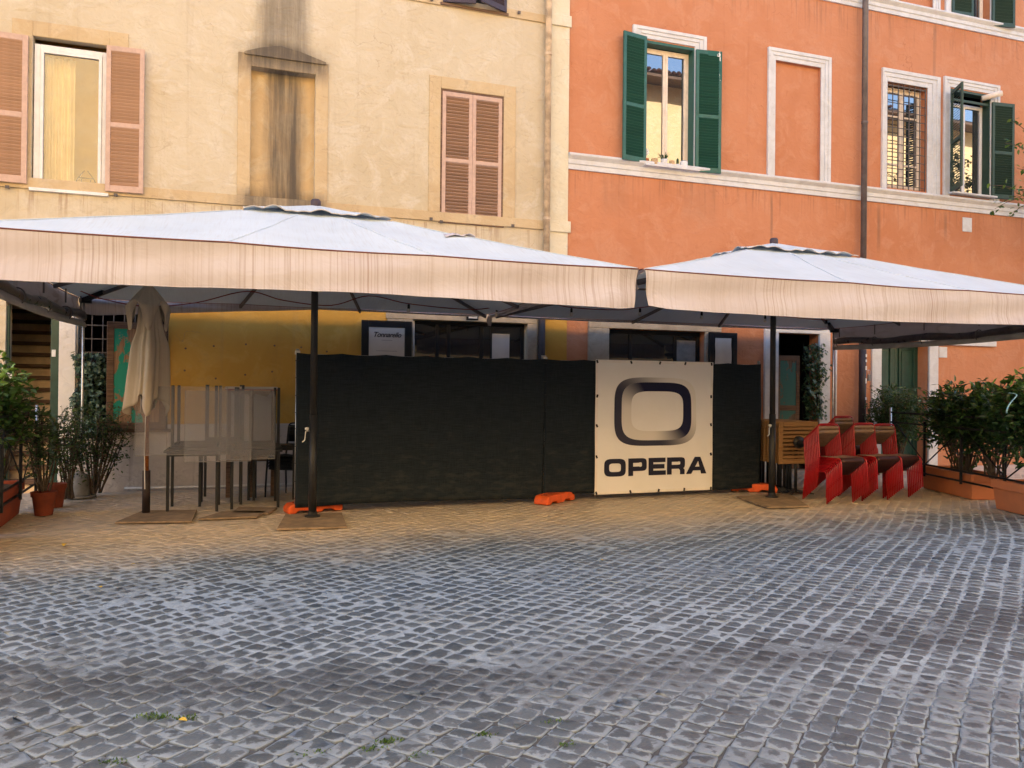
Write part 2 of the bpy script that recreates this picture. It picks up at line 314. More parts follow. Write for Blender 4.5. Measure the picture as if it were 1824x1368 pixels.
# cobbles and the mortar between them
def _ground(name, stone_):
    t = NT(name, 0.5, 0.55); p = t.pos(); x, y, z = t.xyz(p)
    n1 = t.noise(p, 0.8, 6, 0.65, 0.6); n2 = t.noise(p, 13, 6, 0.68, 0.5); n3 = t.noise(p, 55, 4, 0.65); n4 = t.noise(p, 3.4, 5, 0.62, 0.6)
    # mortar near the camera carries the dark of open cracks in its colour
    if stone_:
        a = t.attr('tone')['Fac']; e = t.attr('edge')['Fac']
        c = t.mix((0.055, 0.069, 0.080), (0.110, 0.134, 0.153), a)
        c = t.mix(c, (0.080, 0.096, 0.110), t.mul(t.step(n3, 0.42, 0.66), 0.6))
        # pale cement film left on the faces, thickest towards the rims
        fl = t.add(t.add(t.mul(n2, 0.60), t.mul(n4, 0.34)), t.add(t.mul(e, 0.26), t.add(t.mul(n1, 0.50), -0.12)))
        dep = t.add(t.mul(x, _f0.x), t.mul(y, _f0.y))
        film = t.step(t.add(fl, t.step(dep, 4.2, 6.0, 0.02, 0.0)), 0.735, 0.785)
        c = t.mix(c, t.mix((0.185, 0.222, 0.250), (0.265, 0.31, 0.345), n3), t.mul(film, 0.88))
    else:
        c = t.mix((0.225, 0.272, 0.305), (0.315, 0.37, 0.41), t.step(n2, 0.35, 0.65))
        c = t.mix(c, (0.13, 0.132, 0.14), t.mul(t.step(n3, 0.5, 0.7), 0.6))
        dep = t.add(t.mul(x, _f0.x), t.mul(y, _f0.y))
        soil = t.step(t.add(dep, t.add(t.mul(n4, 2.2), t.mul(n2, 0.6))), 4.9, 5.7, 1.0, 0.0)  # mask for the painted crack shade, strongest close to the camera
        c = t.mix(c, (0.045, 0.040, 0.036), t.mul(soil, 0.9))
    # damp, dark run along the gutter
    lat = t.add(t.mul(x, _r0.x), t.mul(y, _r0.y)); dp = t.add(t.mul(x, _f0.x), t.mul(y, _f0.y))
    gut = t.math('ABSOLUTE', t.add(t.add(dp, t.mul(t.add(n4, -0.5), 1.1)), t.mul(t.add(t.add(4.25, t.mul(t.mul(lat, lat), 0.045)), t.mul(lat, 0.18)), -1.0)))
    wet = t.math('MAXIMUM', t.mul(t.mul(t.step(n1, 0.50, 0.62), t.step(n4, 0.42, 0.56)), 0.6), t.mul(t.step(gut, 0.08, 0.40, 1.0, 0.0), t.step(n2, 0.36, 0.52)))
    c = t.mix(c, (0.030, 0.032, 0.036), t.mul(wet, 0.62))
    # trodden sand and dust under the terrace, with the warm bounced light painted in
    edge = t.add(y, t.mul(t.add(n1, -0.5), 2.0))
    sand_bounce = t.mul(t.step(edge, 6.9, 8.9), t.step(n2, 0.25, 0.55, 0.75, 1.0))
    c = t.mix(c, t.mix((0.68, 0.54, 0.39), (0.54, 0.435, 0.32), t.step(n4, 0.35, 0.65)), t.mul(sand_bounce, 0.68 if stone_ else 0.94))
    t.col(c); t.rough(t.step(n2, 0.3, 0.7, 0.30, 0.55) if stone_ else t.step(n2, 0.3, 0.7, 0.5, 0.8))
    t.bump(t.add(n3, t.mul(n2, 1.6)), 0.5, 0.006)
    return t.m
M['cobble'] = _ground('basalt_cobble', True)
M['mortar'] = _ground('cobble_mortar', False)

# ------------------------------------------------------------------ mesh builder
class MB:
    def __init__(s): s.v = []; s.f = []
    def add(s, vs, fs):
        k = len(s.v); s.v += [tuple(x) for x in vs]; s.f += [tuple(i+k for i in f) for f in fs]; return s
    def box(s, x0, x1, y0, y1, z0, z1):
        if x0 > x1: x0, x1 = x1, x0
        if y0 > y1: y0, y1 = y1, y0
        if z0 > z1: z0, z1 = z1, z0
        vs = [(x0,y0,z0),(x1,y0,z0),(x1,y1,z0),(x0,y1,z0),(x0,y0,z1),(x1,y0,z1),(x1,y1,z1),(x0,y1,z1)]
        return s.add(vs, [(3,2,1,0),(4,5,6,7),(0,1,5,4),(1,2,6,5),(2,3,7,6),(3,0,4,7)])
    def obox(s, c, size, rot):
        hx, hy, hz = size[0]/2, size[1]/2, size[2]/2; c = Vector(c)
        vs = [c + rot @ Vector(p) for p in [(-hx,-hy,-hz),(hx,-hy,-hz),(hx,hy,-hz),(-hx,hy,-hz),(-hx,-hy,hz),(hx,-hy,hz),(hx,hy,hz),(-hx,hy,hz)]]
        return s.add(vs, [(3,2,1,0),(4,5,6,7),(0,1,5,4),(1,2,6,5),(2,3,7,6),(3,0,4,7)])
    def bar(s, p, q, w, h):
        p, q = Vector(p), Vector(q); d = q-p; L = d.length; x = d.normalized()
        up = Vector((0,0,1)) if abs(x.z) < 0.95 else Vector((0,1,0))
        y = up.cross(x).normalized(); z = x.cross(y)
        return s.obox((p+q)/2, (L, w, h), Matrix((x, y, z)).transposed())
    def tube(s, pts, r, n=8, closed=False, caps=True):
        pts = [Vector(p) for p in pts]; m = len(pts); rr = r if isinstance(r, (list, tuple)) else [r]*m
        ring = []; prev = None
        for i, p in enumerate(pts):
            a = pts[(i-1) % m] if (i > 0 or closed) else p; b = pts[(i+1) % m] if (i < m-1 or closed) else p
            t = (b-a).normalized()
            if prev is None:
                up = Vector((0,0,1)) if abs(t.z) < 0.9 else Vector((1,0,0)); u = t.cross(up).normalized()
            else: u = (prev - t*prev.dot(t)).normalized()
            prev = u; w = t.cross(u)
            ring.append([p + (u*math.cos(2*math.pi*k/n) + w*math.sin(2*math.pi*k/n))*rr[i] for k in range(n)])
        vs = [x for r_ in ring for x in r_]; fs = []
        for i in range(m if closed else m-1):
            j = (i+1) % m
            for k in range(n): fs.append((i*n+k, i*n+(k+1) % n, j*n+(k+1) % n, j*n+k))
        if caps and not closed: fs += [tuple(range(n))[::-1], tuple((m-1)*n+k for k in range(n))]
        return s.add(vs, fs)
    def lathe(s, prof, n=20, c=(0,0,0)):
        vs = []; fs = []; m = len(prof)
        for r, z in prof:
            for k in range(n): vs.append((c[0]+r*math.cos(2*math.pi*k/n), c[1]+r*math.sin(2*math.pi*k/n), c[2]+z))
        for i in range(m-1):
            for k in range(n): fs.append((i*n+k, i*n+(k+1) % n, (i+1)*n+(k+1) % n, (i+1)*n+k))
        fs += [tuple(range(n))[::-1], tuple((m-1)*n+k for k in range(n))]
        return s.add(vs, fs)
    def grid(s, fn, nu, nv):
        vs = [fn(i/nu, j/nv) for j in range(nv+1) for i in range(nu+1)]
        fs = [(j*(nu+1)+i, j*(nu+1)+i+1, (j+1)*(nu+1)+i+1, (j+1)*(nu+1)+i) for j in range(nv) for i in range(nu)]
        return s.add(vs, fs)
    def prism(s, poly, fn):
        """poly: 2-D outline, fn(a, b, k) -> point on face k = 0 / 1"""
        n = len(poly); vs = [fn(a, b, 0) for a, b in poly] + [fn(a, b, 1) for a, b in poly]
        return s.add(vs, [tuple(range(n)), tuple(range(n, 2*n))[::-1]] + [(i, n+i, n+(i+1) % n, (i+1) % n) for i in range(n)])
    def mesh(s, name, mat=None, smooth=False):
        me = bpy.data.meshes.new(name); me.from_pydata(s.v, [], s.f); me.update()
        if mat: me.materials.append(M[mat])
        bm = bmesh.new(); bm.from_mesh(me); bmesh.ops.recalc_face_normals(bm, faces=bm.faces); bm.to_mesh(me); bm.free()
        if smooth:
            me.polygons.foreach_set('use_smooth', [True]*len(me.polygons))
        return me
    def build(s, name, mat, parent=None, loc=(0,0,0), smooth=False, bevel=0.0, rot=None, solid=0.0, seg=2):
        o = bpy.data.objects.new(name, s.mesh(name, mat, smooth)); COL.objects.link(o); o.location = loc
        if rot: o.rotation_euler = rot
        if parent: o.parent = parent
        if solid:
            md = o.modifiers.new('thick', 'SOLIDIFY'); md.thickness = solid; md.offset = 0
        if bevel:
            md = o.modifiers.new('bevel', 'BEVEL'); md.width = bevel; md.segments = seg; md.limit_method = 'ANGLE'; md.angle_limit = R(40)
        return o

def thing(name, label, cat, loc=(0,0,0), rz=0.0, group=None):
    o = bpy.data.objects.new(name, None); COL.objects.link(o); o.location = loc; o.rotation_euler = (0, 0, rz); o.empty_display_size = 0.1
    o['label'] = label; o['category'] = cat
    if group: o['group'] = group
    return o
def tag(o, label, cat, group=None):
    o['label'] = label; o['category'] = cat
    if group: o['group'] = group
    return o
def link(name, me, parent, loc=(0,0,0), rot=(0,0,0), scale=None):
    o = bpy.data.objects.new(name, me); COL.objects.link(o); o.parent = parent; o.location = loc; o.rotation_euler = rot
    if scale: o.scale = scale
    return o
def dup(root, loc, rz=None, label=None, group=None):
    r = root.copy(); COL.objects.link(r); r.location = loc
    if rz is not None: r.rotation_euler = (0, 0, rz)
    if label: r['label'] = label
    if group: r['group'] = group
    for ch in list(root.children):
        c = ch.copy(); COL.objects.link(c); c.parent = r
        for g in list(ch.children):
            d = g.copy(); COL.objects.link(d); d.parent = c
    return r
def arc(c, r, a0, a1, n, ax=0, ay=2, base=(0,0,0)):
    out = []
    for i in range(n+1):
        a = a0 + (a1-a0)*i/n; p = list(base); p[ax] = c[0]+r*math.cos(a); p[ay] = c[1]+r*math.sin(a); out.append(tuple(p))
    return out
def rounded(pts, rad, n=4):
    """polyline with rounded inner corners"""
    pts = [Vector(p) for p in pts]; out = [pts[0]]
    for i in range(1, len(pts)-1):
        a, b, c = pts[i-1], pts[i], pts[i+1]; d1 = (a-b).normalized(); d2 = (c-b).normalized()
        rr = min(rad, (a-b).length*0.45, (c-b).length*0.45)
        p, q = b+d1*rr, b+d2*rr
        for k in range(n+1):
            t = k/n; out.append(p*(1-t)**2 + b*2*t*(1-t) + q*t*t)
    out.append(pts[-1]); return out
# ================================================================== GROUND
XB = on_y(1011, 200).x                           # where the yellow house ends and the orange one begins
NICHE = rect(446, 126, 561, 354)
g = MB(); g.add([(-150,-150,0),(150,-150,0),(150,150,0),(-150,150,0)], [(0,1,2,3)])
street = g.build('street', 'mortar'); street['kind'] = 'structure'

def build_cobbles():
    ang = R(39.5); ca, sa = math.cos(ang), math.sin(ang)
    row = 0.120
    def warp(s, t):
        s2 = s + 0.07*math.sin(t*1.1+0.6) + 0.03*math.sin(s*2.3+t)
        t2 = t + 0.16*math.sin(s*0.42+0.4) + 0.018*math.sin(s*1.7+t*0.6)
        return ca*s2 - sa*t2, sa*s2 + ca*t2
    stones = []
    t0 = -9.0
    while t0 < 15.5:
        row = rng.uniform(0.104, 0.136); s = -14 + rng.random()*0.1
        while s < 18:
            L = rng.choice([rng.uniform(0.075, 0.10), rng.uniform(0.10, 0.135), rng.uniform(0.12, 0.165)], p=[0.22, 0.55, 0.23]); s0, s1 = s, s+L; s = s1
            sc_, tc_ = (s0+s1)/2, t0+row/2
            cx, cyy = warp(sc_, tc_)
            if not (-7 < cx < 19 and 1.0 < cyy < 12.45): continue
            dep = cx*_f0.x + cyy*_f0.y; lat = cx*_r0.x + cyy*_r0.y
            if dep < 2.0 or abs(lat) > 0.70*dep + 1.0: continue
            stones.append((dep, s0, s1, t0, t0+row))
        t0 += row
    stones.sort(key=lambda q: q[0])
    def geo(s0, s1, t0, t1, dep):
        kg = 0.55 if dep < 5.0 else 1.0; gs, gt = kg*rng.uniform(0.002, 0.005), kg*rng.uniform(0.003, 0.007)
        s0 += gs; s1 -= gs; t0 += gt; t1 -= gt
        sm, tm = (s0+s1)/2, (t0+t1)/2; c = rng.uniform(0.07, 0.14) if dep < 5.0 else rng.uniform(0.10, 0.2)
        base = [(s0+(s1-s0)*c, t0), (s1-(s1-s0)*c, t0), (s1, t0+(t1-t0)*c), (s1, t1-(t1-t0)*c), (s1-(s1-s0)*c, t1), (s0+(s1-s0)*c, t1), (s0, t1-(t1-t0)*c), (s0, t0+(t1-t0)*c)]
        sk = rng.normal(0, 0.05); base = [(a+(b-tm)*sk+rng.normal(0, 0.0050), b+rng.normal(0, 0.0050)) for a, b in base]
        cx, cyy = warp(sm, tm)
        low = 0.5*math.sin(cx*0.9+cyy*0.5+1) + 0.35*math.sin(cyy*1.7-cx*0.6) + 0.25*math.sin(cx*2.6+2*cyy)
        near = max(0.0, min(1.0, (4.6-dep)/1.2)) + 0.6*max(0.0, min(1.0, (lat_of(cx, cyy)-2.6)/1.2))*max(0.0, min(1.0, (6.0-dep)/1.5))
        h = 0.0040 + 0.0021*low + rng.normal(0, 0.0017) + 0.0065*min(1.0, near)
        if dep > 8.2: h -= 0.0005
        tx, ty = rng.normal(0, 0.016), rng.normal(0, 0.016)
        vs = []
        for (sc, dz) in ((1.0, None), (1.0, -0.0052), (0.80, -0.0010)):
            for a, b in base:
                a2, b2 = sm+(a-sm)*sc, tm+(b-tm)*sc
                x, y = warp(a2, b2)
                z = -0.03 if dz is None else h + dz + (a2-sm)*tx + (b2-tm)*ty + rng.normal(0, 0.0008)
                vs.append((x, y, z))
        x, y = warp(sm+rng.normal(0, 0.006), tm+rng.normal(0, 0.006)); vs.append((x, y, h+rng.normal(0, 0.001)))
        return vs, (cx, cyy)
    def lat_of(x, y): return x*_r0.x + y*_r0.y
    fs = []
    for k in range(8):
        j = (k+1) % 8; fs += [(k, j, 8+j, 8+k), (8+k, 8+j, 16+j, 16+k), (16+k, 16+j, 24)]
    NV = 25; EDGE = [1.0]*16+[0.55]*8+[0.0]
    smooth_pat = [False, True, True]*8
    allv = []; allf = []; tones = []
    nsingle = 0
    for q in stones:
        vs, c = geo(q[1], q[2], q[3], q[4], q[0]); tone = float(rng.random())
        lat = lat_of(*c)
        inview = abs(lat) < 0.655*q[0] and q[0] > 3.22
        if inview and nsingle < 300:
            nsingle += 1
            me = bpy.data.meshes.new('cobblestone'); me.from_pydata([(x-c[0], y-c[1], z) for x, y, z in vs], [], fs)
            me.materials.append(M['cobble']); me.polygons.foreach_set('use_smooth', smooth_pat)
            at = me.attributes.new('tone', 'FLOAT', 'POINT'); at.data.foreach_set('value', [tone]*NV); at = me.attributes.new('edge', 'FLOAT', 'POINT'); at.data.foreach_set('value', EDGE)
            o = bpy.data.objects.new('cobblestone', me); COL.objects.link(o); o.parent = street; o.location = (c[0], c[1], 0)
        else:
            k = len(allv); allv += vs; allf += [tuple(i+k for i in f) for f in fs]; tones += [tone]*NV
    me = bpy.data.meshes.new('cobbles'); me.from_pydata(allv, [], allf); me.materials.append(M['cobble'])
    me.polygons.foreach_set('use_smooth', smooth_pat*(len(allf)//24))
    at = me.attributes.new('tone', 'FLOAT', 'POINT'); at.data.foreach_set('value', tones); at = me.attributes.new('edge', 'FLOAT', 'POINT'); at.data.foreach_set('value', EDGE*(len(allv)//NV))
    o = bpy.data.objects.new('cobbles', me); COL.objects.link(o); o.parent = street; o['kind'] = 'stuff'
build_cobbles()

# ================================================================== HOUSES
def wall_sheet(x0, x1, z0, z1, holes, y=0.0):
    """a wall with rectangular openings (x0, x1, z0, z1, depth) and their reveals; +y is into the house"""
    m = MB(); xs = sorted({x0, x1, *[h[0] for h in holes], *[h[1] for h in holes]}); zs = sorted({z0, z1, *[h[2] for h in holes], *[h[3] for h in holes]})
    for i in range(len(xs)-1):
        for j in range(len(zs)-1):
            cx, cz = (xs[i]+xs[i+1])/2, (zs[j]+zs[j+1])/2
            if any(h[0] < cx < h[1] and h[2] < cz < h[3] for h in holes): continue
            m.add([(xs[i],y,zs[j]),(xs[i+1],y,zs[j]),(xs[i+1],y,zs[j+1]),(xs[i],y,zs[j+1])], [(0,1,2,3)])
    for a, b, c, d, dep in holes:
        e = y+dep
        m.add([(a,y,c),(a,e,c),(a,e,d),(a,y,d)], [(0,1,2,3)]); m.add([(b,y,c),(b,e,c),(b,e,d),(b,y,d)], [(3,2,1,0)])
        m.add([(a,y,d),(b,y,d),(b,e,d),(a,e,d)], [(0,1,2,3)])
        if c > 0.02: m.add([(a,y,c),(b,y,c),(b,e,c),(a,e,c)], [(3,2,1,0)])
    return m

def sheet_build(m, name, mat, parent):
    me = bpy.data.meshes.new(name); me.from_pydata(m.v, [], m.f); me.update(); me.materials.append(M[mat])
    o = bpy.data.objects.new(name, me); COL.objects.link(o); o.parent = parent; return o

def shutter(parent, x, y, z, w, h, ang, fm, sm, mid=0.42, n=38, stile=0.062, tilt=-48, flip=1, name='shutter'):
    """louvred leaf: hinge at (x, y, z), leaf runs along +x (flip=1) or -x (flip=-1), turned by ang"""
    m = MB(); t = 0.019
    def bx(a, b, c, d, tt=t): m.box(flip*a, flip*b, -tt, tt, c, d)
    zm = h*mid
    bx(0, stile, 0, h); bx(w-stile, w, 0, h); bx(stile, w-stile, 0, stile*1.5); bx(stile, w-stile, h-stile*1.2, h); bx(stile, w-stile, zm-stile*0.55, zm+stile*0.55)
    o = m.build(name, fm, parent, (x, y, z), rot=(0, 0, ang), bevel=0.003, seg=1)
    zz = [(stile*1.5, zm-stile*0.55), (zm+stile*0.55, h-stile*1.2)]; tot = sum(b-a for a, b in zz)
    sl = MB(); L = w-2*stile+0.006; pitch = tot/n
    sl.obox((0, 0, 0), (L, pitch*1.12, 0.007), Matrix.Rotation(R(tilt), 3, 'X')); me = sl.mesh('slat', sm)
    for a, b in zz:
        k = max(2, round((b-a)/pitch))
        for i in range(k):
            link('slat', me, o, (flip*w/2, 0.0, a+(i+0.5)*(b-a)/k), (random.uniform(-.04, .04), random.uniform(-.004, .004), 0))
    return o

def casement(parent, x0, x1, z0, z1, y, fm, pm, leaves=2, fw=0.05, lw=0.05, transom=None):
    m = MB(); d = 0.05
    m.box(x0, x0+fw, y, y+d, z0, z1); m.box(x1-fw, x1, y, y+d, z0, z1); m.box(x0+fw, x1-fw, y, y+d, z1-fw, z1); m.box(x0+fw, x1-fw, y, y+d, z0, z0+fw)
    a, b = x0+fw, x1-fw; ww = (b-a)/leaves; panes = []
    for i in range(leaves):
        p, q = a+i*ww+0.002, a+(i+1)*ww-0.002; e = y-0.012
        m.box(p, p+lw, e, y+d-0.006, z0+fw, z1-fw-0.002); m.box(q-lw, q, e, y+d-0.006, z0+fw, z1-fw-0.002)
        m.box(p+lw, q-lw, e, y+d-0.006, z1-fw-lw, z1-fw-0.002); m.box(p+lw, q-lw, e, y+d-0.006, z0+fw, z0+fw+lw)
        cuts = [z0+fw+lw] + ([z0+(z1-z0)*f for f in transom] if transom else []) + [z1-fw-lw]
        for c in cuts[1:-1]: m.box(p+lw, q-lw, e+0.004, y+d-0.01, c-0.018, c+0.018)
        for c0, c1 in zip(cuts[:-1], cuts[1:]): panes.append((p+lw, q-lw, c0, c1))
    o = m.build('window', fm, parent, bevel=0.004, seg=1)
    for p, q, c0, c1 in panes: MB().box(p-0.004, q+0.004, y+0.016, y+0.022, c0-0.004, c1+0.004).build('pane', pm, o)
    return o

def trim(parent, o0, i0, y=-0.05, mat='marble_white', bottom=False, name='window_trim'):
    """moulded surround: outer rect o0, inner rect i0 as (x0, x1, z0, z1), in stepped profile"""
    m = MB()
    for k, (f0, f1, yy) in enumerate(((0.0, 0.30, y), (0.30, 0.62, y*0.72), (0.62, 1.0, y*0.45))):
        def L(f): return (o0[0]+(i0[0]-o0[0])*f, o0[1]+(i0[1]-o0[1])*f, o0[2]+(i0[2]-o0[2])*f, o0[3]+(i0[3]-o0[3])*f)
        a, b = L(f0), L(f1); zb = b[2] if bottom else o0[2]
        m.box(a[0], b[0], yy, 0.01, o0[2] if not bottom else a[2], a[3]); m.box(b[1], a[1], yy, 0.01, o0[2] if not bottom else a[2], a[3])
        m.box(b[0], b[1], yy, 0.01, b[3], a[3])
        if bottom: m.box(b[0], b[1], yy, 0.01, a[2], b[2])
    return m.build(name, mat, parent, bevel=0.004, seg=1)

def room(parent, x0, x1, z0, z1, y0, y1, mat='room_dark', name='room'):
    m = MB(); a = 0.35
    m.add([(x0-a,y0,z0-a),(x1+a,y0,z0-a),(x1+a,y0,z1+a),(x0-a,y0,z1+a),(x0-a,y1,z0-a),(x1+a,y1,z0-a),(x1+a,y1,z1+a),(x0-a,y1,z1+a)],
          [(4,5,6,7),(0,1,5,4),(1,2,6,5),(2,3,7,6),(3,0,4,7)])
    return sheet_build(m, name, mat, parent)

def shift(r, ox, dx=0): return (r[0]-ox, r[1]-ox, r[2], r[3])

# ------------------------------------------------------------------ yellow house
nc = ((NICHE[0]+NICHE[1])/2)
ZL = on_y(760, 393).z; ZU = on_y(860, 23).z
M['plaster_yellow'] = plaster('yellow_plaster', (0.53, 0.455, 0.335), (0.485, 0.405, 0.28), (0.575, 0.51, 0.40), dirt=(0.30, 0.22, 0.145), dirt_amt=0.9,
    stain=[(nc-0.02, 0.52, NICHE[3]-0.05, 12.0, 0.70), (nc+0.02, 0.34, NICHE[2]-0.3, NICHE[3]+0.4, 0.90), (nc, 0.85, NICHE[3]-0.02, NICHE[3]+0.42, 0.60), (nc, 0.75, NICHE[2]-0.35, NICHE[2]+0.16, 0.72)],
    streak_z=[(ZL-0.02, 0.5)], bumps=0.5)
M['plaster_yellow_band'] = plaster('yellow_band', (0.52, 0.40, 0.245), (0.47, 0.35, 0.205), (0.55, 0.44, 0.29), dirt=(0.24, 0.17, 0.11), dirt_amt=1.2,
    stain=[(nc, 0.85, NICHE[2]-0.4, NICHE[2]+0.1, 0.75), (nc, 1.05, NICHE[3]-0.05, NICHE[3]+0.8, 0.93), (nc+0.05, 0.85, NICHE[3]-0.0, NICHE[3]+0.8, 0.85), (nc, 0.9, NICHE[2]-0.4, NICHE[2]+0.1, 0.6)])
M['plaster_pale'] = plaster('pale_yellow_plaster', (0.62, 0.56, 0.42), (0.57, 0.50, 0.36), (0.64, 0.60, 0.48), dirt_amt=0.7)
M['plaster_niche'] = plaster('niche_ochre', (0.55, 0.40, 0.22), (0.50, 0.35, 0.18), (0.58, 0.46, 0.29), dirt=(0.24, 0.17, 0.11), dirt_amt=0.8,
    stain=[(nc+0.02, 0.40, NICHE[2]-0.3, NICHE[3]+0.4, 0.97), (nc+0.03, 0.30, NICHE[2]-0.3, NICHE[3]+0.4, 0.6), (nc, 0.75, NICHE[2]-0.35, NICHE[2]+0.16, 0.72)])
yh = thing('house', 'pale yellow plastered house with salmon shutters and a soot-stained blind niche', 'house', (0, D, 0))
W1 = rect(57, 73, 193, 340); W2 = rect(784, 165, 896, 399); W3 = rect(788, -215, 903, 17)
STAIR = rect(8, 553, 104, 900); STAIR = (STAIR[0], STAIR[1], 0.0, 2.75)
_a = rect(138, 560, 299, 764); GWIN = (_a[0], _a[1], _a[2], 2.72)
_a = rect(735, 573, 938, 640); RDOOR = (_a[0], _a[1], 0.0, _a[3])
holes = [(*W1, 0.12), (*NICHE, 0.16), (*W2, 0.07), (*W3, 0.10), (*STAIR, 0.30), (*GWIN, 0.28), (*RDOOR, 0.30)]
YTOP = 18.0
sheet_build(wall_sheet(-16, XB, 0, YTOP, holes), 'wall', 'plaster_yellow', yh)
m = MB(); m.add([(NICHE[0],0.16,NICHE[2]),(NICHE[1],0.16,NICHE[2]),(NICHE[1],0.16,NICHE[3]),(NICHE[0],0.16,NICHE[3])], [(0,1,2,3)])
sheet_build(m, 'niche_panel', 'plaster_niche', yh)
m = MB().box(-16, XB, 6.0, 11.0, 0, YTOP).box(-16.2, -16.0, 0, 6.0, 0, YTOP); m.build('rear_wall', 'room_dark', yh)
MB().box(-16.3, XB+0.05, -0.7, 11.2, YTOP, YTOP+0.3).build('roof', 'tile_roof', yh)
# raised bands: ledge, upper ledge, window surrounds
m = MB(); m.box(-16, XB-0.001, -0.035, 0.01, ZL+0.0, ZL+0.16); m.build('ledge', 'plaster_yellow_band', yh, bevel=0.008)
m = MB(); m.box(-16, XB-0.001, -0.030, 0.01, ZU, ZU+0.14); m.build('ledge', 'plaster_yellow_band', yh, bevel=0.008)
def surround(parent, r, wl, wr, top, zb, proud=0.022, mat='plaster_yellow_band'):
    m = MB(); m.box(r[0]-wl, r[0]-0.001, -proud, 0.01, zb, r[3]+top); m.box(r[1]+0.001, r[1]+wr, -proud, 0.01, zb, r[3]+top); m.box(r[0]-0.001, r[1]+0.001, -proud, 0.01, r[3]+0.001, r[3]+top)
    return m.build('window_surround', mat, parent, bevel=0.006, seg=1)
surround(yh, W2, 0.20, 0.22, 0.20, ZL+0.16); surround(yh, NICHE, 0.19, 0.20, 0.20, ZL+0.16); surround(yh, W1, 0.26, 0.26, 0.22, ZL+0.16, 0.014)
m = MB(); m.box(NICHE[0]-0.02, NICHE[1]+0.02, -0.030, 0.02, ZL+0.161, NICHE[2]); m.build('niche_sill', 'plaster_yellow_band', yh, bevel=0.01)
# dirty little gable hood over the niche
hz = NICHE[3]+0.2; m = MB()
m.prism([(NICHE[0]-0.10, hz-0.03), (NICHE[1]+0.16, hz-0.03), (NICHE[1]+0.16, hz+0.01), (nc+0.25, hz+0.12), (nc-0.05, hz+0.17), (nc-0.35, hz+0.10), (NICHE[0]-0.10, hz+0.01)], lambda a, b, k: (a, -0.05 if k == 0 else 0.0, b))
m.build('niche_hood', 'plaster_yellow_band', yh, bevel=0.006, seg=1)
# pale corner strip
PX = on_y(978, 200).x
m = MB().box(PX, XB+0.004, -0.055, 0.01, 0.0, YTOP-0.01); m.build('corner_pilaster', 'plaster_pale', yh, bevel=0.006)
m = MB().box(PX-0.02, XB+0.05, -0.085, -0.054, ZL-0.03, ZL+0.17); m.build('pilaster_band', 'plaster_pale', yh, bevel=0.008)
m = MB().box(PX-0.02, XB+0.03, -0.085, -0.054, ZU-0.03, ZU+0.17); m.build('pilaster_band', 'plaster_pale', yh, bevel=0.008)
# downpipe
DX = on_y(971, 250).x
m = MB().tube([(DX, -0.12, 2.9), (DX, -0.12, YTOP)], 0.056, 14); dp = m.build('downpipe', 'downpipe_beige', yh, smooth=True)
for py in (104, 395, -60):
    zc = on_y(971, py).z; MB().lathe([(0.056, 0), (0.068, 0.004), (0.068, 0.05), (0.056, 0.055)], 14, (DX, -0.12, zc)).build('pipe_collar', 'downpipe_beige', dp)
DXL = on_y(961, 600).x
MB().tube([(DXL, -0.11, 0), (DXL, -0.11, 2.92)], 0.062, 14).build('lower_downpipe', 'castiron', yh, smooth=True)
# window with open salmon shutters
fr = (W1[0]+0.015, W1[1]-0.015, W1[2]+0.002, W1[3]-0.09); casement(yh, fr[0], fr[1], fr[2], fr[3], 0.03, 'white_paint', 'glass_clear', 1, 0.075, 0.045)
room(yh, *W1, 0.125, 0.75, 'room_reflection')  # shallow room coloured as the reflection of the house opposite
m = MB()
def cur(u, v):
    x = fr[0]+0.05+u*0.42; return (x, 0.28+0.03*math.sin(u*34), fr[2]+0.02+v*(fr[3]-fr[2]-0.1))
m.grid(cur, 40, 2); m.build('curtain', 'curtain', yh, smooth=True)
m = MB(); zb = fr[2]+0.10; cx_ = on_y(150, 320).x
for a, b in (((-.16,0),(-.10,.13)),((-.10,.13),(.10,.13)),((.10,.13),(.16,0)),((-.1,.13),(-.02,.24)),((.1,.13),(.02,.24)),((-.06,0),(-.06,.11)),((.06,0),(.06,.11))):
    m.bar((cx_+a[0], 0.12, zb+a[1]), (cx_+b[0], 0.12, zb+b[1]), 0.012, 0.012)
m.box(cx_-0.06, cx_+0.06, 0.10, 0.14, zb, zb+0.07)
tag(m.build('lantern', 'iron_dark', None, (0, D, 0)), 'small black wire lantern behind the curtained upper window', 'lantern')
MB().box(W1[0]-0.02, W1[1]+0.02, -0.05, 0.02, W1[2]-0.045, W1[2]).build('window_sill', 'white_paint', yh, bevel=0.005)
s_ = rect(190, 88, 258, 345); shutter(yh, s_[0], -0.055, s_[2], s_[1]-s_[0], s_[3]-s_[2], R(-3), 'pink_shutter', 'pink_slat', 0.46, 38)
s_ = rect(-78, 58, 51, 324); shutter(yh, s_[1], -0.055, s_[2], s_[1]-s_[0], s_[3]-s_[2], R(3), 'pink_shutter', 'pink_slat', 0.46, 38, flip=-1, stile=0.07)
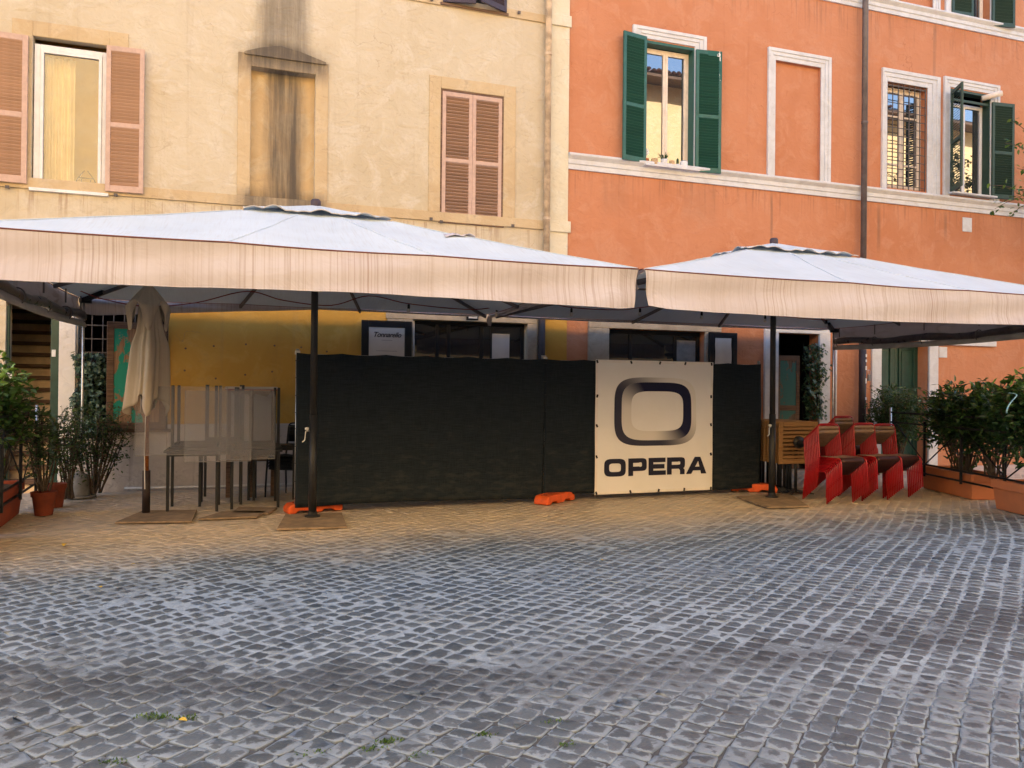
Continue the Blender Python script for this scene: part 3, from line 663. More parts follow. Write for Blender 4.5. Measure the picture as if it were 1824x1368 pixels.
# window with closed salmon shutters
hw = (W2[1]-W2[0])/2
shutter(yh, W2[0]+0.03, 0.0, W2[2]+0.03, hw-0.032, W2[3]-W2[2]-0.07, 0, 'pink_shutter', 'pink_slat', 0.47, 34, tilt=-32)
shutter(yh, W2[1]-0.03, 0.0, W2[2]+0.03, hw-0.032, W2[3]-W2[2]-0.07, 0, 'pink_shutter', 'pink_slat', 0.47, 34, flip=-1, tilt=-32)
MB().box(W2[0], W2[1], 0.05, 0.07, W2[2], W2[3]).build('shutter_backing', 'wood_old', yh)
m = MB().box(W2[0], W2[0]+0.028, -0.012, 0.05, W2[2], W2[3]).box(W2[1]-0.028, W2[1], -0.012, 0.05, W2[2], W2[3]).box(W2[0]+0.028, W2[1]-0.028, -0.012, 0.05, W2[3]-0.035, W2[3]).box(W2[0]-0.02, W2[1]+0.02, -0.03, 0.05, W2[2]-0.02, W2[2]+0.015)
m.build('window_frame', 'wood_old', yh, bevel=0.003, seg=1)
# plum window above
hw = (W3[1]-W3[0])/2
shutter(yh, W3[0]+0.01, -0.03, W3[2]+0.02, hw-0.01, W3[3]-W3[2]-0.05, R(-14), 'plum_shutter', 'plum_shutter', 0.46, 32)
shutter(yh, W3[1]-0.01, -0.03, W3[2]+0.02, hw-0.01, W3[3]-W3[2]-0.05, R(24), 'plum_shutter', 'plum_shutter', 0.46, 32, flip=-1)
MB().box(W3[0], W3[1], 0.08, 0.10, W3[2], W3[3]).build('shutter_backing', 'room_dark', yh)
MB().box(W3[0]-0.03, W3[1]+0.03, -0.05, 0.05, W3[2]-0.03, W3[2]+0.012).build('window_sill', 'wood_old', yh, bevel=0.004)
# small iron shutter catches
for px, py in ((767, 392), (785, 397), (912, 404), (16, 336), (208, 350), (768, 3), (923, 26)):
    p = on_y(px, py); m = MB(); m.bar((p.x, 0.0, p.z), (p.x, -0.06, p.z), 0.014, 0.014); m.box(p.x-0.03, p.x+0.02, -0.075, -0.055, p.z-0.015, p.z+0.03); m.build('shutter_catch', 'iron_grille', yh)
# ground floor: plinth, ochre cladding, limewashed pier
xo0, xo1 = on_y(300, 640).x, on_y(645, 640).x
zp = on_y(400, 755).z
for nm, a, b in (('plinth', STAIR[1]+0.001, GWIN[0]-0.001), ('plinth', GWIN[0]-0.0005, GWIN[1]+0.0005), ('plinth', GWIN[1]+0.001, RDOOR[0]-0.25)):
    top = GWIN[2]-0.03 if b < GWIN[1]+0.1 and a > STAIR[1]+0.01 else zp
    if a < STAIR[1]+0.01: continue
    MB().box(a, b, -0.030, 0.01, 0, top).build(nm, 'plinth', yh, bevel=0.01)
MB().box(STAIR[1]+0.005, GWIN[0]-0.02, -0.045, 0.01, 0, 2.85).build('pier', 'pilaster_white', yh, bevel=0.008)
bd = MB().box(xo0, xo1+0.5, -0.020, 0.01, zp+0.002, 3.0).build('ochre_cladding', 'ochre_board', yh)
sc = MB().lathe([(0.016, 0), (0.016, 0.003), (0.006, 0.006)], 8).mesh('screw', 'wood_old')
nxs = int((xo1-xo0)/0.42)
for i in range(nxs):
    for zz in (1.25, 1.75, 2.2):
        if random.random() < 0.85:
            link('screw', sc, bd, (xo0+0.25+i*0.42+random.uniform(-.04, .04), -0.020, zz+random.uniform(-.06, .06)), (R(90), 0, 0))
MB().box(on_y(969, 600).x, XB+0.003, -0.0565, -0.0552, 0, 3.05).build('ochre_cladding', 'ochre_board', yh)
# grilled ground-floor window with ivy
room(yh, *GWIN, 0.285, 1.6)
m = MB(); f = 0.05
m.box(GWIN[0], GWIN[0]+f, 0.12, 0.2, GWIN[2], GWIN[3]).box(GWIN[1]-f, GWIN[1], 0.12, 0.2, GWIN[2], GWIN[3]).box(GWIN[0]+f, GWIN[1]-f, 0.12, 0.2, GWIN[2], GWIN[2]+f).box(GWIN[0]-0.05, GWIN[1]+0.05, -0.07, 0.12, GWIN[2]-0.05, GWIN[2]-0.002)
m.build('window_frame', 'wood_old', yh, bevel=0.004)
gr = MB().box(GWIN[0], GWIN[1], 0.035, 0.05, GWIN[2]+0.02, GWIN[2]+0.04).build('window_grille', 'iron_grille', yh)
for i in range(9):
    x = GWIN[0]+0.03+i*(GWIN[1]-GWIN[0]-0.06)/8; MB().tube([(x, 0.05, GWIN[2]), (x, 0.05, GWIN[3])], 0.008, 6).build('bar', 'iron_grille', gr)
for i in range(9):
    z = GWIN[2]+0.12+i*0.2; MB().box(GWIN[0], GWIN[1], 0.044, 0.056, z, z+0.016).build('bar', 'iron_grille', gr)
# the peeling turquoise leaf hanging open in front of it
tx0, tx1 = on_y(192, 670).x, GWIN[1]-0.02; tw = tx1-tx0; tz0, tz1 = GWIN[2]+0.0, on_y(215, 575).z
m = MB().box(-tw, -tw+0.09, -0.022, 0.022, 0, tz1-tz0).box(-0.09, 0, -0.022, 0.022, 0, tz1-tz0).box(-tw+0.09, -0.09, -0.022, 0.022, 0, 0.10).box(-tw+0.09, -0.09, -0.022, 0.022, tz1-tz0-0.10, tz1-tz0)
lf = m.build('wooden_leaf', 'wood_old', yh, (tx1, -0.05, tz0), rot=(0, 0, R(14)), bevel=0.004)
MB().box(-tw+0.09, -0.09, -0.012, 0.008, 0.10, tz1-tz0-0.10).build('leaf_panel', 'turq_peel', lf)
# stair doorway
m = MB(); n_st = 16
for k in range(n_st):
    xa_ = STAIR[0]+0.003 if k < 2 else STAIR[0]-2.4; yk = 0.12+0.17*k
    st = MB().box(xa_, STAIR[1]-0.12, yk, yk+0.2, 0.0 if k == 0 else 0.19*k-0.02, 0.19*(k+1)-0.062).build('stair_step', 'step', yh)
    MB().box(xa_, STAIR[1]-0.12, -0.055+yk, yk+0.2, 0.19*(k+1)-0.06, 0.19*(k+1)).build('shadow_tread', 'wood_old', st, bevel=0.008)  # dark tread colour stands in for the shadow beneath each nosing
m = MB(); a, b = STAIR[0]-2.42, STAIR[1]-0.1
m.add([(a,0.30,0),(a,5.2,0),(a,5.2,5),(a,0.30,5)], [(0,1,2,3)]); m.add([(b,0.30,0),(b,5.2,0),(b,5.2,5),(b,0.30,5)], [(0,1,2,3)]); m.add([(a,5.2,0),(b,5.2,0),(b,5.2,5),(a,5.2,5)], [(0,1,2,3)]); m.add([(a,0.3,2.9),(b,0.3,2.9),(b,5.2,5),(a,5.2,5)], [(0,1,2,3)])
sheet_build(m, 'stairwell', 'room_wall', yh)
x0_, x1_ = on_y(88, 650).x, STAIR[1]-0.005
o = MB().box(x0_, x1_, 0.06, 0.11, 0.02, 2.70).build('door_leaf', 'door_green', yh, bevel=0.005)
MB().box(x1_-0.10, x1_-0.05, 0.045, 0.06, 1.98, 2.08).build('door_plate', 'sticker', o)
o = MB().box(STAIR[0]+0.002, on_y(14, 650).x, 0.05, 0.10, 0.02, 2.70).build('door_leaf', 'door_green', yh, bevel=0.005)
MB().box(STAIR[0]+0.02, STAIR[0]+0.09, 0.035, 0.05, 1.60, 1.74).build('door_plate', 'sticker', o)
# restaurant doorway
zl = RDOOR[3]; xl0, xl1 = on_y(687, 560).x, on_y(956, 560).x
MB().box(xl0, xl1, -0.05, 0.02, zl, zl+0.42).build('lintel', 'travertine', yh, bevel=0.01)
MB().box(RDOOR[1], xl1, -0.05, 0.02, 0, zl-0.001).build('jamb', 'travertine', yh, bevel=0.01)
MB().box(xl0+0.02, RDOOR[0], -0.045, 0.02, 0, zl-0.001).build('jamb', 'travertine', yh, bevel=0.01)
room(yh, *RDOOR, 0.305, 3.0)
m = MB(); a, b, t_ = RDOOR[0], RDOOR[1], RDOOR[3]
for x in (a, a+0.42, a+0.62, a+1.2, b-0.62, b-0.06): m.box(x, x+0.06, 0.13, 0.19, 0, t_-0.061)
m.box(a, b, 0.13, 0.19, t_-0.06, t_); m.box(a, b, 0.135, 0.185, 0.9, 0.96)
df = m.build('glazed_door', 'black_frame', yh, bevel=0.004, seg=1)
for p, q in ((a+0.06, a+0.42), (a+0.48, a+0.62), (a+0.68, a+1.2), (a+1.26, b-0.62), (b-0.56, b-0.06)): MB().box(p, q, 0.155, 0.165, 0.97, t_-0.06).build('pane', 'glass_door', df)
r_ = rect(880, 594, 911, 690); MB().box(r_[0], r_[1], 0.120, 0.126, r_[2], r_[3]).build('notice_sheet', 'paper', yh)
MB().tube([(RDOOR[0]+0.02, 0.02, 0), (RDOOR[0]+0.02, 0.02, zl-0.02)], 0.014, 8).build('door_track', 'cord_white', yh)
# door leaf folded back with the menu board
r_ = rect(641, 572, 730, 900); r2 = rect(655, 583, 718, 720)
m = MB(); y0, y1 = -0.115, -0.065; fw = 0.11
m.box(r_[0], r_[0]+fw, y0, y1, 0.05, r_[3]).box(r_[1]-fw, r_[1], y0, y1, 0.05, r_[3]).box(r_[0]+fw, r_[1]-fw, y0, y1, r_[3]-fw, r_[3]).box(r_[0]+fw, r_[1]-fw, y0, y1, 0.05, 0.9).box(r_[0]+fw, r_[1]-fw, y0+0.02, y1, 0.9, r_[3]-fw)
mb = m.build('open_door_leaf', 'black_frame', yh, bevel=0.004, seg=1)
ms = MB().box(r2[0], r2[1], y0+0.008, y0+0.018, r2[2], r2[3]).build('menu_sheet', 'paper', mb)
fc = bpy.data.curves.new('menu_lettering', 'FONT'); fc.body = 'Tonnarello'; fc.size = 0.115; fc.shear = 0.35; fc.space_character = 0.9; fc.align_x = 'CENTER'; fc.extrude = 0.0008; fc.offset = 0.0012
_t = bpy.data.objects.new('menu_lettering', fc); COL.objects.link(_t); bpy.context.view_layer.update()
_me = bpy.data.meshes.new_from_object(_t.evaluated_get(bpy.context.evaluated_depsgraph_get())); _me.materials.clear(); _me.materials.append(M['ink'])
bpy.data.objects.remove(_t)
fo = bpy.data.objects.new('menu_lettering', _me); COL.objects.link(fo); fo.parent = mb; fo.location = ((r2[0]+r2[1])/2, y0+0.0055, on_y(686, 601).z); fo.rotation_euler = (R(90), 0, 0)
for k, (w_, zz) in enumerate(((0.18, 607), (0.34, 626))):
    z_ = on_y(686, zz).z; MB().box((r2[0]+r2[1])/2-w_/2, (r2[0]+r2[1])/2+w_/2, y0+0.0065, y0+0.0078, z_, z_+0.006).build('menu_line', 'strap', mb)

# ------------------------------------------------------------------ orange house
OX = 10.0
CORN = on_y(1400, 343).z, on_y(1400, 318).z; CORN2 = on_y(1683, 46).z, on_y(1683, 24).z
M['plaster_orange'] = plaster('orange_plaster', (0.495, 0.214, 0.114), (0.455, 0.185, 0.092), (0.525, 0.245, 0.14), dirt=(0.26, 0.085, 0.04), dirt_amt=0.6,
    streak_z=[(CORN[0], 0.7), (CORN2[0], 0.9)], bumps=0.30, stain=[(on_y(px_, py_).x-OX, w_, on_y(px_, py_).z, zt_, am_) for px_, py_, w_, zt_, am_ in ((1565, 440, 0.055, CORN[0]-0.05, 0.6), (1684, 420, 0.05, CORN[0]-0.05, 0.4), (1374, 430, 0.035, CORN[0]-0.05, 0.55), (1664, 140, 0.05, CORN2[0]-0.05, 0.4), (1245, 400, 0.5, CORN[0]-0.02, 0.14), (1095, 380, 0.35, CORN[0]-0.02, 0.14))])
oh = thing('house', 'orange plastered house with bottle-green shutters and white moulded window trims', 'house', (OX, D, 0))
def orect(*a): return shift(rect(*a), OX)
G1 = orect(1148, 78, 1236, 300); BL = orect(1380, 114, 1461, 321); GR = orect(1579, 151, 1651, 338); G2 = orect(1691, 163, 1763, 348)
T1 = orect(1694, -195, 1764, 36); TB = orect(1600, -190, 1662, 22)
_a = orect(1083, 588, 1254, 700); ODOOR = (_a[0], _a[1], 0.0, _a[3])
_a = orect(1384, 594, 1457, 740); SWIN = (_a[0], _a[1], 0.0, _a[3])
_a = orect(1568, 607, 1653, 740); GDOOR = (_a[0], _a[1], 0.0, _a[3])
LW = orect(1688, 520, 1757, 597)
XE = 24.0
oholes = [(*G1, 0.24), (*BL, 0.07), (*GR, 0.22), (*G2, 0.24), (*T1, 0.22), (*TB, 0.07), (*ODOOR, 0.3), (*SWIN, 0.26), (*GDOOR, 0.30), (*LW, 0.2)]
OTOP = 18.5; OBLOCK, XBLOCK = 25.0, 2.6        # unseen taller block, added to keep part of the house opposite in shade
sheet_build(wall_sheet(XB-OX, XE, 0, OTOP, oholes), 'wall', 'plaster_orange', oh)
for r in (BL, TB):
    m = MB(); m.add([(r[0],0.07,r[2]),(r[1],0.07,r[2]),(r[1],0.07,r[3]),(r[0],0.07,r[3])], [(0,1,2,3)]); sheet_build(m, 'blind_panel', 'plaster_orange', oh)
MB().box(XB-OX, XE, 6.0, 11.0, 0, OTOP).box(XE, XE+0.2, 0, 6.0, 0, OTOP).build('rear_wall', 'room_dark', oh)
MB().box(XB-OX-0.3, XE+0.3, -0.7, 11.2, OTOP, OTOP+0.3).build('roof', 'tile_roof', oh)
MB().box(XBLOCK, XE, 0.3, 11.0, OTOP+0.301, OBLOCK).build('shading_block', 'plaster_orange', oh); MB().box(XBLOCK-0.3, XE+0.3, 0.0, 11.3, OBLOCK+0.001, OBLOCK+0.3).build('roof', 'tile_roof', oh)  # added shading block and its roof, out of view
def cornice(z0, z1):
    h = z1-z0; a, b = XB-OX+0.005, XE; m = MB()
    prof = [(0.0, z0), (-0.035, z0), (-0.035, z0+h*0.30), (-0.055, z0+h*0.36), (-0.055, z0+h*0.62), (-0.10, z0+h*0.78), (-0.115, z0+h*0.84), (-0.115, z1-0.012), (-0.10, z1), (0.01, z1+0.01), (0.01, z0)]
    m.prism(prof, lambda p, q, k: (a if k == 0 else b, p, q)); return m.build('cornice', 'marble_white', oh)
cornice(*CORN); cornice(*CORN2)
# window with bottle-green shutters
fr = orect(1148, 88, 1223, 297); fr = (G1[0]+0.02, G1[1]-0.02, G1[2]+0.01, G1[3]-0.06)
casement(oh, *fr, 0.17, 'cream_paint', 'glass', 2, 0.05, 0.05); room(oh, *G1, 0.245, 2.0)
ot = orect(1125, 56, 1256, 300); trim(oh, (ot[0], ot[1], CORN[1], ot[3]), (G1[0], G1[1], CORN[1], G1[3]+0.02))
m = MB().box(G1[0], G1[0]+0.02, 0.0, 0.17, G1[2], G1[3]).box(G1[1]-0.02, G1[1], 0.0, 0.17, G1[2], G1[3]).box(G1[0]+0.02, G1[1]-0.02, 0.0, 0.17, G1[3]-0.05, G1[3]); m.build('window_lining', 'green_shutter', oh)
MB().box(G1[0]-0.05, G1[1]+0.05, -0.16, 0.16, G1[2]-0.035, G1[2]+0.002).build('window_sill', 'marble_white', oh, bevel=0.006)
hl = G1[3]-G1[2]-0.02
shutter(oh, G1[0]-0.005, -0.07, G1[2]+0.02, (G1[1]-G1[0])/2+0.0, hl+0.02, R(10), 'green_shutter', 'green_slat', 0.44, 40, flip=-1)
sh = shutter(oh, G1[1]+0.0, -0.06, G1[2]-0.03, (G1[1]-G1[0])/2+0.0, hl+0.0, R(-7), 'green_shutter', 'green_slat', 0.46, 40)
w_ = (G1[1]-G1[0])/2
MB().box(w_*0.45, w_+0.001, -0.0205, -0.0195, hl-0.10, hl+0.001).build('flaked_paint', 'green_peel', sh); MB().box(w_-0.05, w_+0.001, -0.0207, -0.0196, hl-0.55, hl-0.10).build('flaked_paint', 'green_peel', sh)
# blind windows
ot = orect(1366, 94, 1478, 321); trim(oh, (ot[0], ot[1], CORN[1], ot[3]), (BL[0], BL[1], CORN[1], BL[3]))
trim(oh, (TB[0]-0.17, TB[1]+0.17, CORN2[1], TB[3]+0.2), (TB[0], TB[1], CORN2[1], TB[3]))
# barred window
ot = orect(1569, 130, 1672, 341); trim(oh, (ot[0], ot[1], CORN[1], ot[3]), (GR[0], GR[1], CORN[1], GR[3]))
casement(oh, GR[0]+0.01, GR[1]-0.01, GR[2]+0.01, GR[3]-0.04, 0.15, 'cream_paint', 'glass', 2, 0.05, 0.06, transom=(0.25, 0.72)); room(oh, *GR, 0.225, 1.6)
gw, gh = GR[1]-GR[0], GR[3]-GR[2]
gg = MB().box(GR[0], GR[1], 0.02, 0.036, GR[3]-0.06, GR[3]-0.035).build('window_grille', 'iron_grille', oh)
for i in range(8):
    x = GR[0]+0.03+i*(gw-0.06)/7; MB().box(x-0.008, x+0.008, 0.012, 0.026, GR[2], GR[3]).build('bar', 'iron_grille', gg)
for i in range(13):
    z = GR[2]+0.08+i*(gh-0.14)/12; MB().box(GR[0], GR[1], 0.028, 0.040, z-0.007, z+0.007).build('bar', 'iron_grille', gg)
# right green window
ot = orect(1679, 145, 1778, 348); trim(oh, (ot[0], ot[1], CORN[1], ot[3]), (G2[0], G2[1], CORN[1], G2[3]+0.02))
casement(oh, G2[0]+0.02, G2[1]-0.02, G2[2]+0.01, G2[3]-0.22, 0.17, 'white_paint', 'glass', 2, 0.045, 0.04); room(oh, *G2, 0.245, 2.0)
m = MB().box(G2[0], G2[0]+0.02, 0.0, 0.17, G2[2], G2[3]).box(G2[1]-0.02, G2[1], 0.0, 0.17, G2[2], G2[3]).box(G2[0]+0.02, G2[1]-0.02, 0.0, 0.17, G2[3]-0.05, G2[3]).box(G2[0]+0.02, G2[1]-0.02, 0.02, 0.05, G2[3]-0.24, G2[3]-0.19); m.build('window_lining', 'olive_shutter', oh)
MB().tube([(G2[1]-0.22, 0.02, G2[3]-0.10), (G2[1]+0.10, -0.20, G2[3]-0.02)], 0.06, 12).build('roller_blind', 'cream_paint', oh, smooth=True)
hl = G2[3]-G2[2]-0.10; w2 = (G2[1]-G2[0])/2
shutter(oh, G2[0]-0.005, -0.05, G2[2]+0.0, w2, hl, R(62), 'olive_shutter', 'olive_slat', 0.48, 36, flip=-1)
shutter(oh, G2[1]+0.005, -0.05, G2[2]-0.02, w2, hl-0.05, R(-6), 'olive_shutter', 'olive_slat', 0.48, 36)
MB().box(G2[0]-0.05, G2[1]+0.05, -0.16, 0.16, G2[2]-0.035, G2[2]+0.002).build('window_sill', 'marble_white', oh, bevel=0.006)
# upper right window
trim(oh, (T1[0]-0.17, T1[1]+0.17, CORN2[1], T1[3]+0.2), (T1[0], T1[1], CORN2[1], T1[3])); casement(oh, T1[0]+0.02, T1[1]-0.02, T1[2], T1[3], 0.15, 'cream_paint', 'glass', 2)
room(oh, *T1, 0.225, 1.6)
wt_ = (T1[1]-T1[0])/2; hl = T1[3]-T1[2]-0.05
shutter(oh, T1[0]+0.0, -0.03, T1[2]+0.02, wt_, hl, R(-4), 'olive_shutter', 'olive_slat', 0.48, 36)
shutter(oh, T1[1]+0.0, -0.05, T1[2]-0.06, wt_, hl, R(-10), 'olive_shutter', 'olive_slat', 0.48, 36)
# downpipe with cast iron foot, stickers and a key safe
QX = on_y(1529, 200).x-OX; QL = on_y(1516, 660).x-OX
dq = MB().tube([(QX, -0.17, 2.75), (QX, -0.17, OTOP)], 0.058, 14).build('downpipe', 'downpipe_brown', oh, smooth=True)
for zc in (4.2, 7.0, 9.8): MB().lathe([(0.058, 0), (0.067, 0.004), (0.067, 0.045), (0.058, 0.05)], 14, (QX, -0.17, zc)).build('pipe_collar', 'downpipe_brown', dq)
dl = MB().tube([(QX, -0.17, 0), (QX, -0.17, 2.76)], 0.072, 14).build('lower_downpipe', 'castiron', oh, smooth=True)
for zz, h_ in ((2.45, 0.08), (2.28, 0.06), (2.18, 0.05), (2.02, 0.08), (1.75, 0.10), (1.42, 0.05)):
    MB().box(QX+0.008, QX+0.04, -0.2445, -0.2385, zz, zz+h_).build('sticker', 'sticker', dl)
ks = MB().box(QX+0.085, QX+0.155, -0.24, -0.20, 1.80, 1.93).build('key_safe', 'cement', oh, bevel=0.008)
MB().tube(rounded([(QX+0.10, -0.22, 1.93), (QX+0.08, -0.22, 2.02), (QX+0.14, -0.22, 2.02), (QX+0.14, -0.22, 1.93)], 0.03), 0.006, 6).build('shackle', 'steel', ks)
XT = on_y(1487, 660).x-OX
MB().tube([(XT, -0.03, 0.0), (XT, -0.03, 2.9)], 0.022, 8).build('conduit', 'cord_white', oh, smooth=True)
for pr in ((1714, 388, 1730, 413), (1672, 618, 1686, 637)):
    r = orect(*pr); MB().box(r[0], r[1], -0.018, 0.01, r[2], r[3]).build('wall_plaque', 'marble_white', oh, bevel=0.003)
# second restaurant door
zl = ODOOR[3]; xl0, xl1 = on_y(1047, 570).x-OX, on_y(1283, 570).x-OX
MB().box(xl0, xl1, -0.05, 0.02, zl, zl+0.34).build('lintel', 'travertine', oh, bevel=0.01)
MB().box(xl0, ODOOR[0], -0.05, 0.02, 0, zl-0.001).build('jamb', 'travertine', oh, bevel=0.01); MB().box(ODOOR[1], xl1, -0.05, 0.02, 0, zl-0.001).build('jamb', 'travertine', oh, bevel=0.01)
room(oh, *ODOOR, 0.305, 3.0)
m = MB(); a, b, t_ = ODOOR[0], ODOOR[1], ODOOR[3]
for x in (a, a+0.5, b-0.56, b-0.06): m.box(x, x+0.06, 0.15, 0.2, 0, t_-0.081)
m.box(a, b, 0.15, 0.2, t_-0.08, t_); df = m.build('glazed_door', 'black_frame', oh, bevel=0.004, seg=1)
for p, q in ((a+0.06, a+0.5), (a+0.56, b-0.56), (b-0.5, b-0.06)): MB().box(p, q, 0.172, 0.18, 0.05, t_-0.08).build('pane', 'glass_door', df)
r_ = orect(1212, 606, 1245, 700); MB().box(r_[0], r_[1], 0.13, 0.14, r_[2], r_[3]).build('notice_board', 'cement', oh)
r_ = orect(1257, 593, 1306, 800); r2 = orect(1267, 603, 1296, 720)
m = MB(); y0, y1 = -0.125, -0.07; fw = 0.09
m.box(r_[0], r_[0]+fw, y0, y1, 0.05, r_[3]).box(r_[1]-fw, r_[1], y0, y1, 0.05, r_[3]).box(r_[0]+fw, r_[1]-fw, y0, y1, r_[3]-fw, r_[3]).box(r_[0]+fw, r_[1]-fw, y0+0.02, y1, 0.05, r_[3]-fw)
mb = m.build('open_door_leaf', 'black_frame', oh, bevel=0.004, seg=1)
m = MB(); m.grid(lambda u, v: (r2[0]+u*(r2[1]-r2[0])+0.006*math.sin(v*19), y0+0.004+0.006*math.sin(u*9+v*5), r2[2]+v*(r2[3]-r2[2])), 8, 10); m.build('cover_sheet', 'paper', mb, smooth=True)
# stone-framed opening with old leaf and ivy
xa, xb_ = on_y(1360, 650).x-OX, on_y(1476, 650).x-OX
MB().box(xa, SWIN[0], -0.05, 0.02, 0, SWIN[3]).build('jamb', 'marble_white', oh, bevel=0.008); MB().box(SWIN[1], xb_, -0.05, 0.02, 0, SWIN[3]).build('jamb', 'marble_white', oh, bevel=0.008); MB().box(xa, xb_, -0.05, 0.02, SWIN[3]+0.001, SWIN[3]+0.17).build('lintel', 'marble_white', oh, bevel=0.008)
room(oh, *SWIN, 0.265, 1.6)
sw = SWIN[1]-SWIN[0]
m = MB().box(0, 0.07, -0.02, 0.02, 0.05, 2.28).box(0.40, 0.47, -0.02, 0.02, 0.05, 2.28).box(0.07, 0.40, -0.02, 0.02, 2.18, 2.28).box(0.07, 0.40, -0.02, 0.02, 1.2, 1.3).box(0.07, 0.40, -0.02, 0.02, 0.05, 0.2)
lf = m.build('wooden_leaf', 'wood_old', oh, (SWIN[0]+0.02, 0.04, 0.0), rot=(0, 0, R(-12)), bevel=0.004)
MB().box(0.07, 0.40, -0.010, 0.008, 1.3, 2.18).build('leaf_panel', 'turq_door', lf); MB().box(0.07, 0.40, -0.010, 0.008, 0.2, 1.2).build('leaf_panel', 'turq_door', lf)
# green panelled street door
xa, xb_ = on_y(1551, 660).x-OX, on_y(1669, 660).x-OX
MB().box(xa, GDOOR[0], -0.04, 0.02, 0, GDOOR[3]).build('jamb', 'marble_white', oh, bevel=0.008); MB().box(GDOOR[1], xb_, -0.04, 0.02, 0, GDOOR[3]).build('jamb', 'marble_white', oh, bevel=0.008); MB().box(xa, xb_, -0.04, 0.02, GDOOR[3]+0.001, GDOOR[3]+0.22).build('lintel', 'marble_white', oh, bevel=0.008)
gm = (GDOOR[0]+GDOOR[1])/2
for a, b in ((GDOOR[0], gm-0.003), (gm+0.003, GDOOR[1])):
    o = MB().box(a, b, 0.27, 0.32, 0.01, GDOOR[3]).build('door_leaf', 'door_green', oh)
    for z0, z1 in ((0.15, 0.75), (0.87, 1.50), (1.62, GDOOR[3]-0.12)):
        m = MB(); x0, x1 = a+0.10, b-0.10
        m.box(x0, x0+0.035, 0.245, 0.27, z0, z1).box(x1-0.035, x1, 0.245, 0.27, z0, z1).box(x0+0.035, x1-0.035, 0.245, 0.27, z0, z0+0.035).box(x0+0.035, x1-0.035, 0.245, 0.27, z1-0.035, z1).box(x0+0.08, x1-0.08, 0.255, 0.27, z0+0.08, z1-0.08)
        m.build('door_panel', 'door_green', o, bevel=0.008)
# low window beside it
trim(oh, (LW[0]-0.15, LW[1]+0.15, LW[2]-0.02, LW[3]+0.10), (LW[0], LW[1], LW[2], LW[3]), y=-0.03)
ls = orect(1672, 597, 1771, 616); MB().box(ls[0], ls[1], -0.06, 0.19, ls[2], LW[2]-0.021).build('window_sill', 'marble_white', oh, bevel=0.006)
casement(oh, LW[0]+0.01, LW[1]-0.01, LW[2], LW[3], 0.13, 'strap', 'glass', 2); room(oh, *LW, 0.205, 1.4)

# pots and candles on the green window's sill
zs = G1[2]+0.003
def onsill(px): return on_y(px, 285).x
for px, kind in ((1149, 'terra'), (1163, 'cork'), (1180, 'plant'), (1194, 'cork2'), (1204, 'cactus'), (1215, 'grey')):
    x = onsill(px); loc = (x, D-0.06, zs)
    if kind == 'plant':
        t = thing('potted_plant', 'white pot with feathery pale green plant on the window sill', 'potted plant', loc)
        MB().lathe([(0.05, 0), (0.062, 0.11), (0.066, 0.13), (0.058, 0.13), (0.055, 0.115)], 16).build('pot', 'pot_white', t, smooth=True)
        m = MB()
        for i in range(34):
            a = random.uniform(0, 6.28); l = random.uniform(0.10, 0.22); e = random.uniform(0.2, 1.1); p0 = Vector((0.02*math.cos(a), 0.02*math.sin(a), 0.12)); p1 = p0+Vector((math.cos(a)*math.cos(e)*l*0.8, math.sin(a)*math.cos(e)*l*0.5, math.sin(e)*l))
            m.tube([p0, (p0+p1)/2+Vector((0, 0, 0.03)), p1], [0.004, 0.005, 0.001], 4)
        m.build('foliage', 'leaf_yellow' if False else 'moss', t)
    elif kind == 'cactus':
        t = thing('potted_cactus', 'tiny white pot with upright cactus on the window sill', 'potted plant', loc)
        MB().lathe([(0.03, 0), (0.036, 0.07), (0.03, 0.072)], 12).build('pot', 'pot_white', t, smooth=True)
        MB().lathe([(0.02, 0.06), (0.026, 0.10), (0.022, 0.16), (0.006, 0.185)], 10).build('cactus_body', 'moss', t, smooth=True)
    elif kind == 'terra':
        t = thing('flower_pot', 'little terracotta pot beside the left green shutter on the sill', 'flower pot', loc)
        MB().lathe([(0.03, 0), (0.04, 0.09), (0.044, 0.09), (0.044, 0.11), (0.036, 0.11)], 14).build('pot', 'terracotta', t, smooth=True)
        MB().lathe([(0.034, 0.10), (0.02, 0.12), (0.001, 0.125)], 10).build('soil', 'soil', t)
        m = MB(); m.tube([(0, 0, .1), (0, .01, .2)], 0.004, 5)
        for k in range(10):
            a = k*0.628; m.bar((0, .012, .24), (0.055*math.cos(a), .012, .24+0.07*math.sin(a)), 0.004, 0.022)
        m.build('pinwheel', 'pot_white', t)
    elif kind in ('cork', 'cork2'):
        t = thing('candle_jar', 'broad cork-brown candle left of the white plant pot' if kind == 'cork' else 'slim cork-brown candle between white plant pot and cactus', 'candle', loc)
        w = 0.062 if kind == 'cork' else 0.05
        MB().lathe([(w, 0), (w*1.02, 0.01), (w, 0.12), (w*0.8, 0.125), (w*0.7, 0.11)], 16).build('jar', 'candle', t, smooth=True); MB().lathe([(0.004, 0.108), (0.003, 0.13)], 6).build('wick', 'ink', t)
    else:
        t = thing('sill_canister', 'pale grey ribbed canister at the right end of the sill', 'canister', loc)
        MB().lathe([(0.07, 0), (0.075, 0.02), (0.07, 0.04), (0.075, 0.06), (0.07, 0.08), (0.075, 0.10), (0.072, 0.13), (0.05, 0.14)], 16).build('body', 'pot_white', t, smooth=True); MB().lathe([(0.05, 0.14), (0.05, 0.15), (0.01, 0.155)], 14).build('lid', 'cement', t, smooth=True)

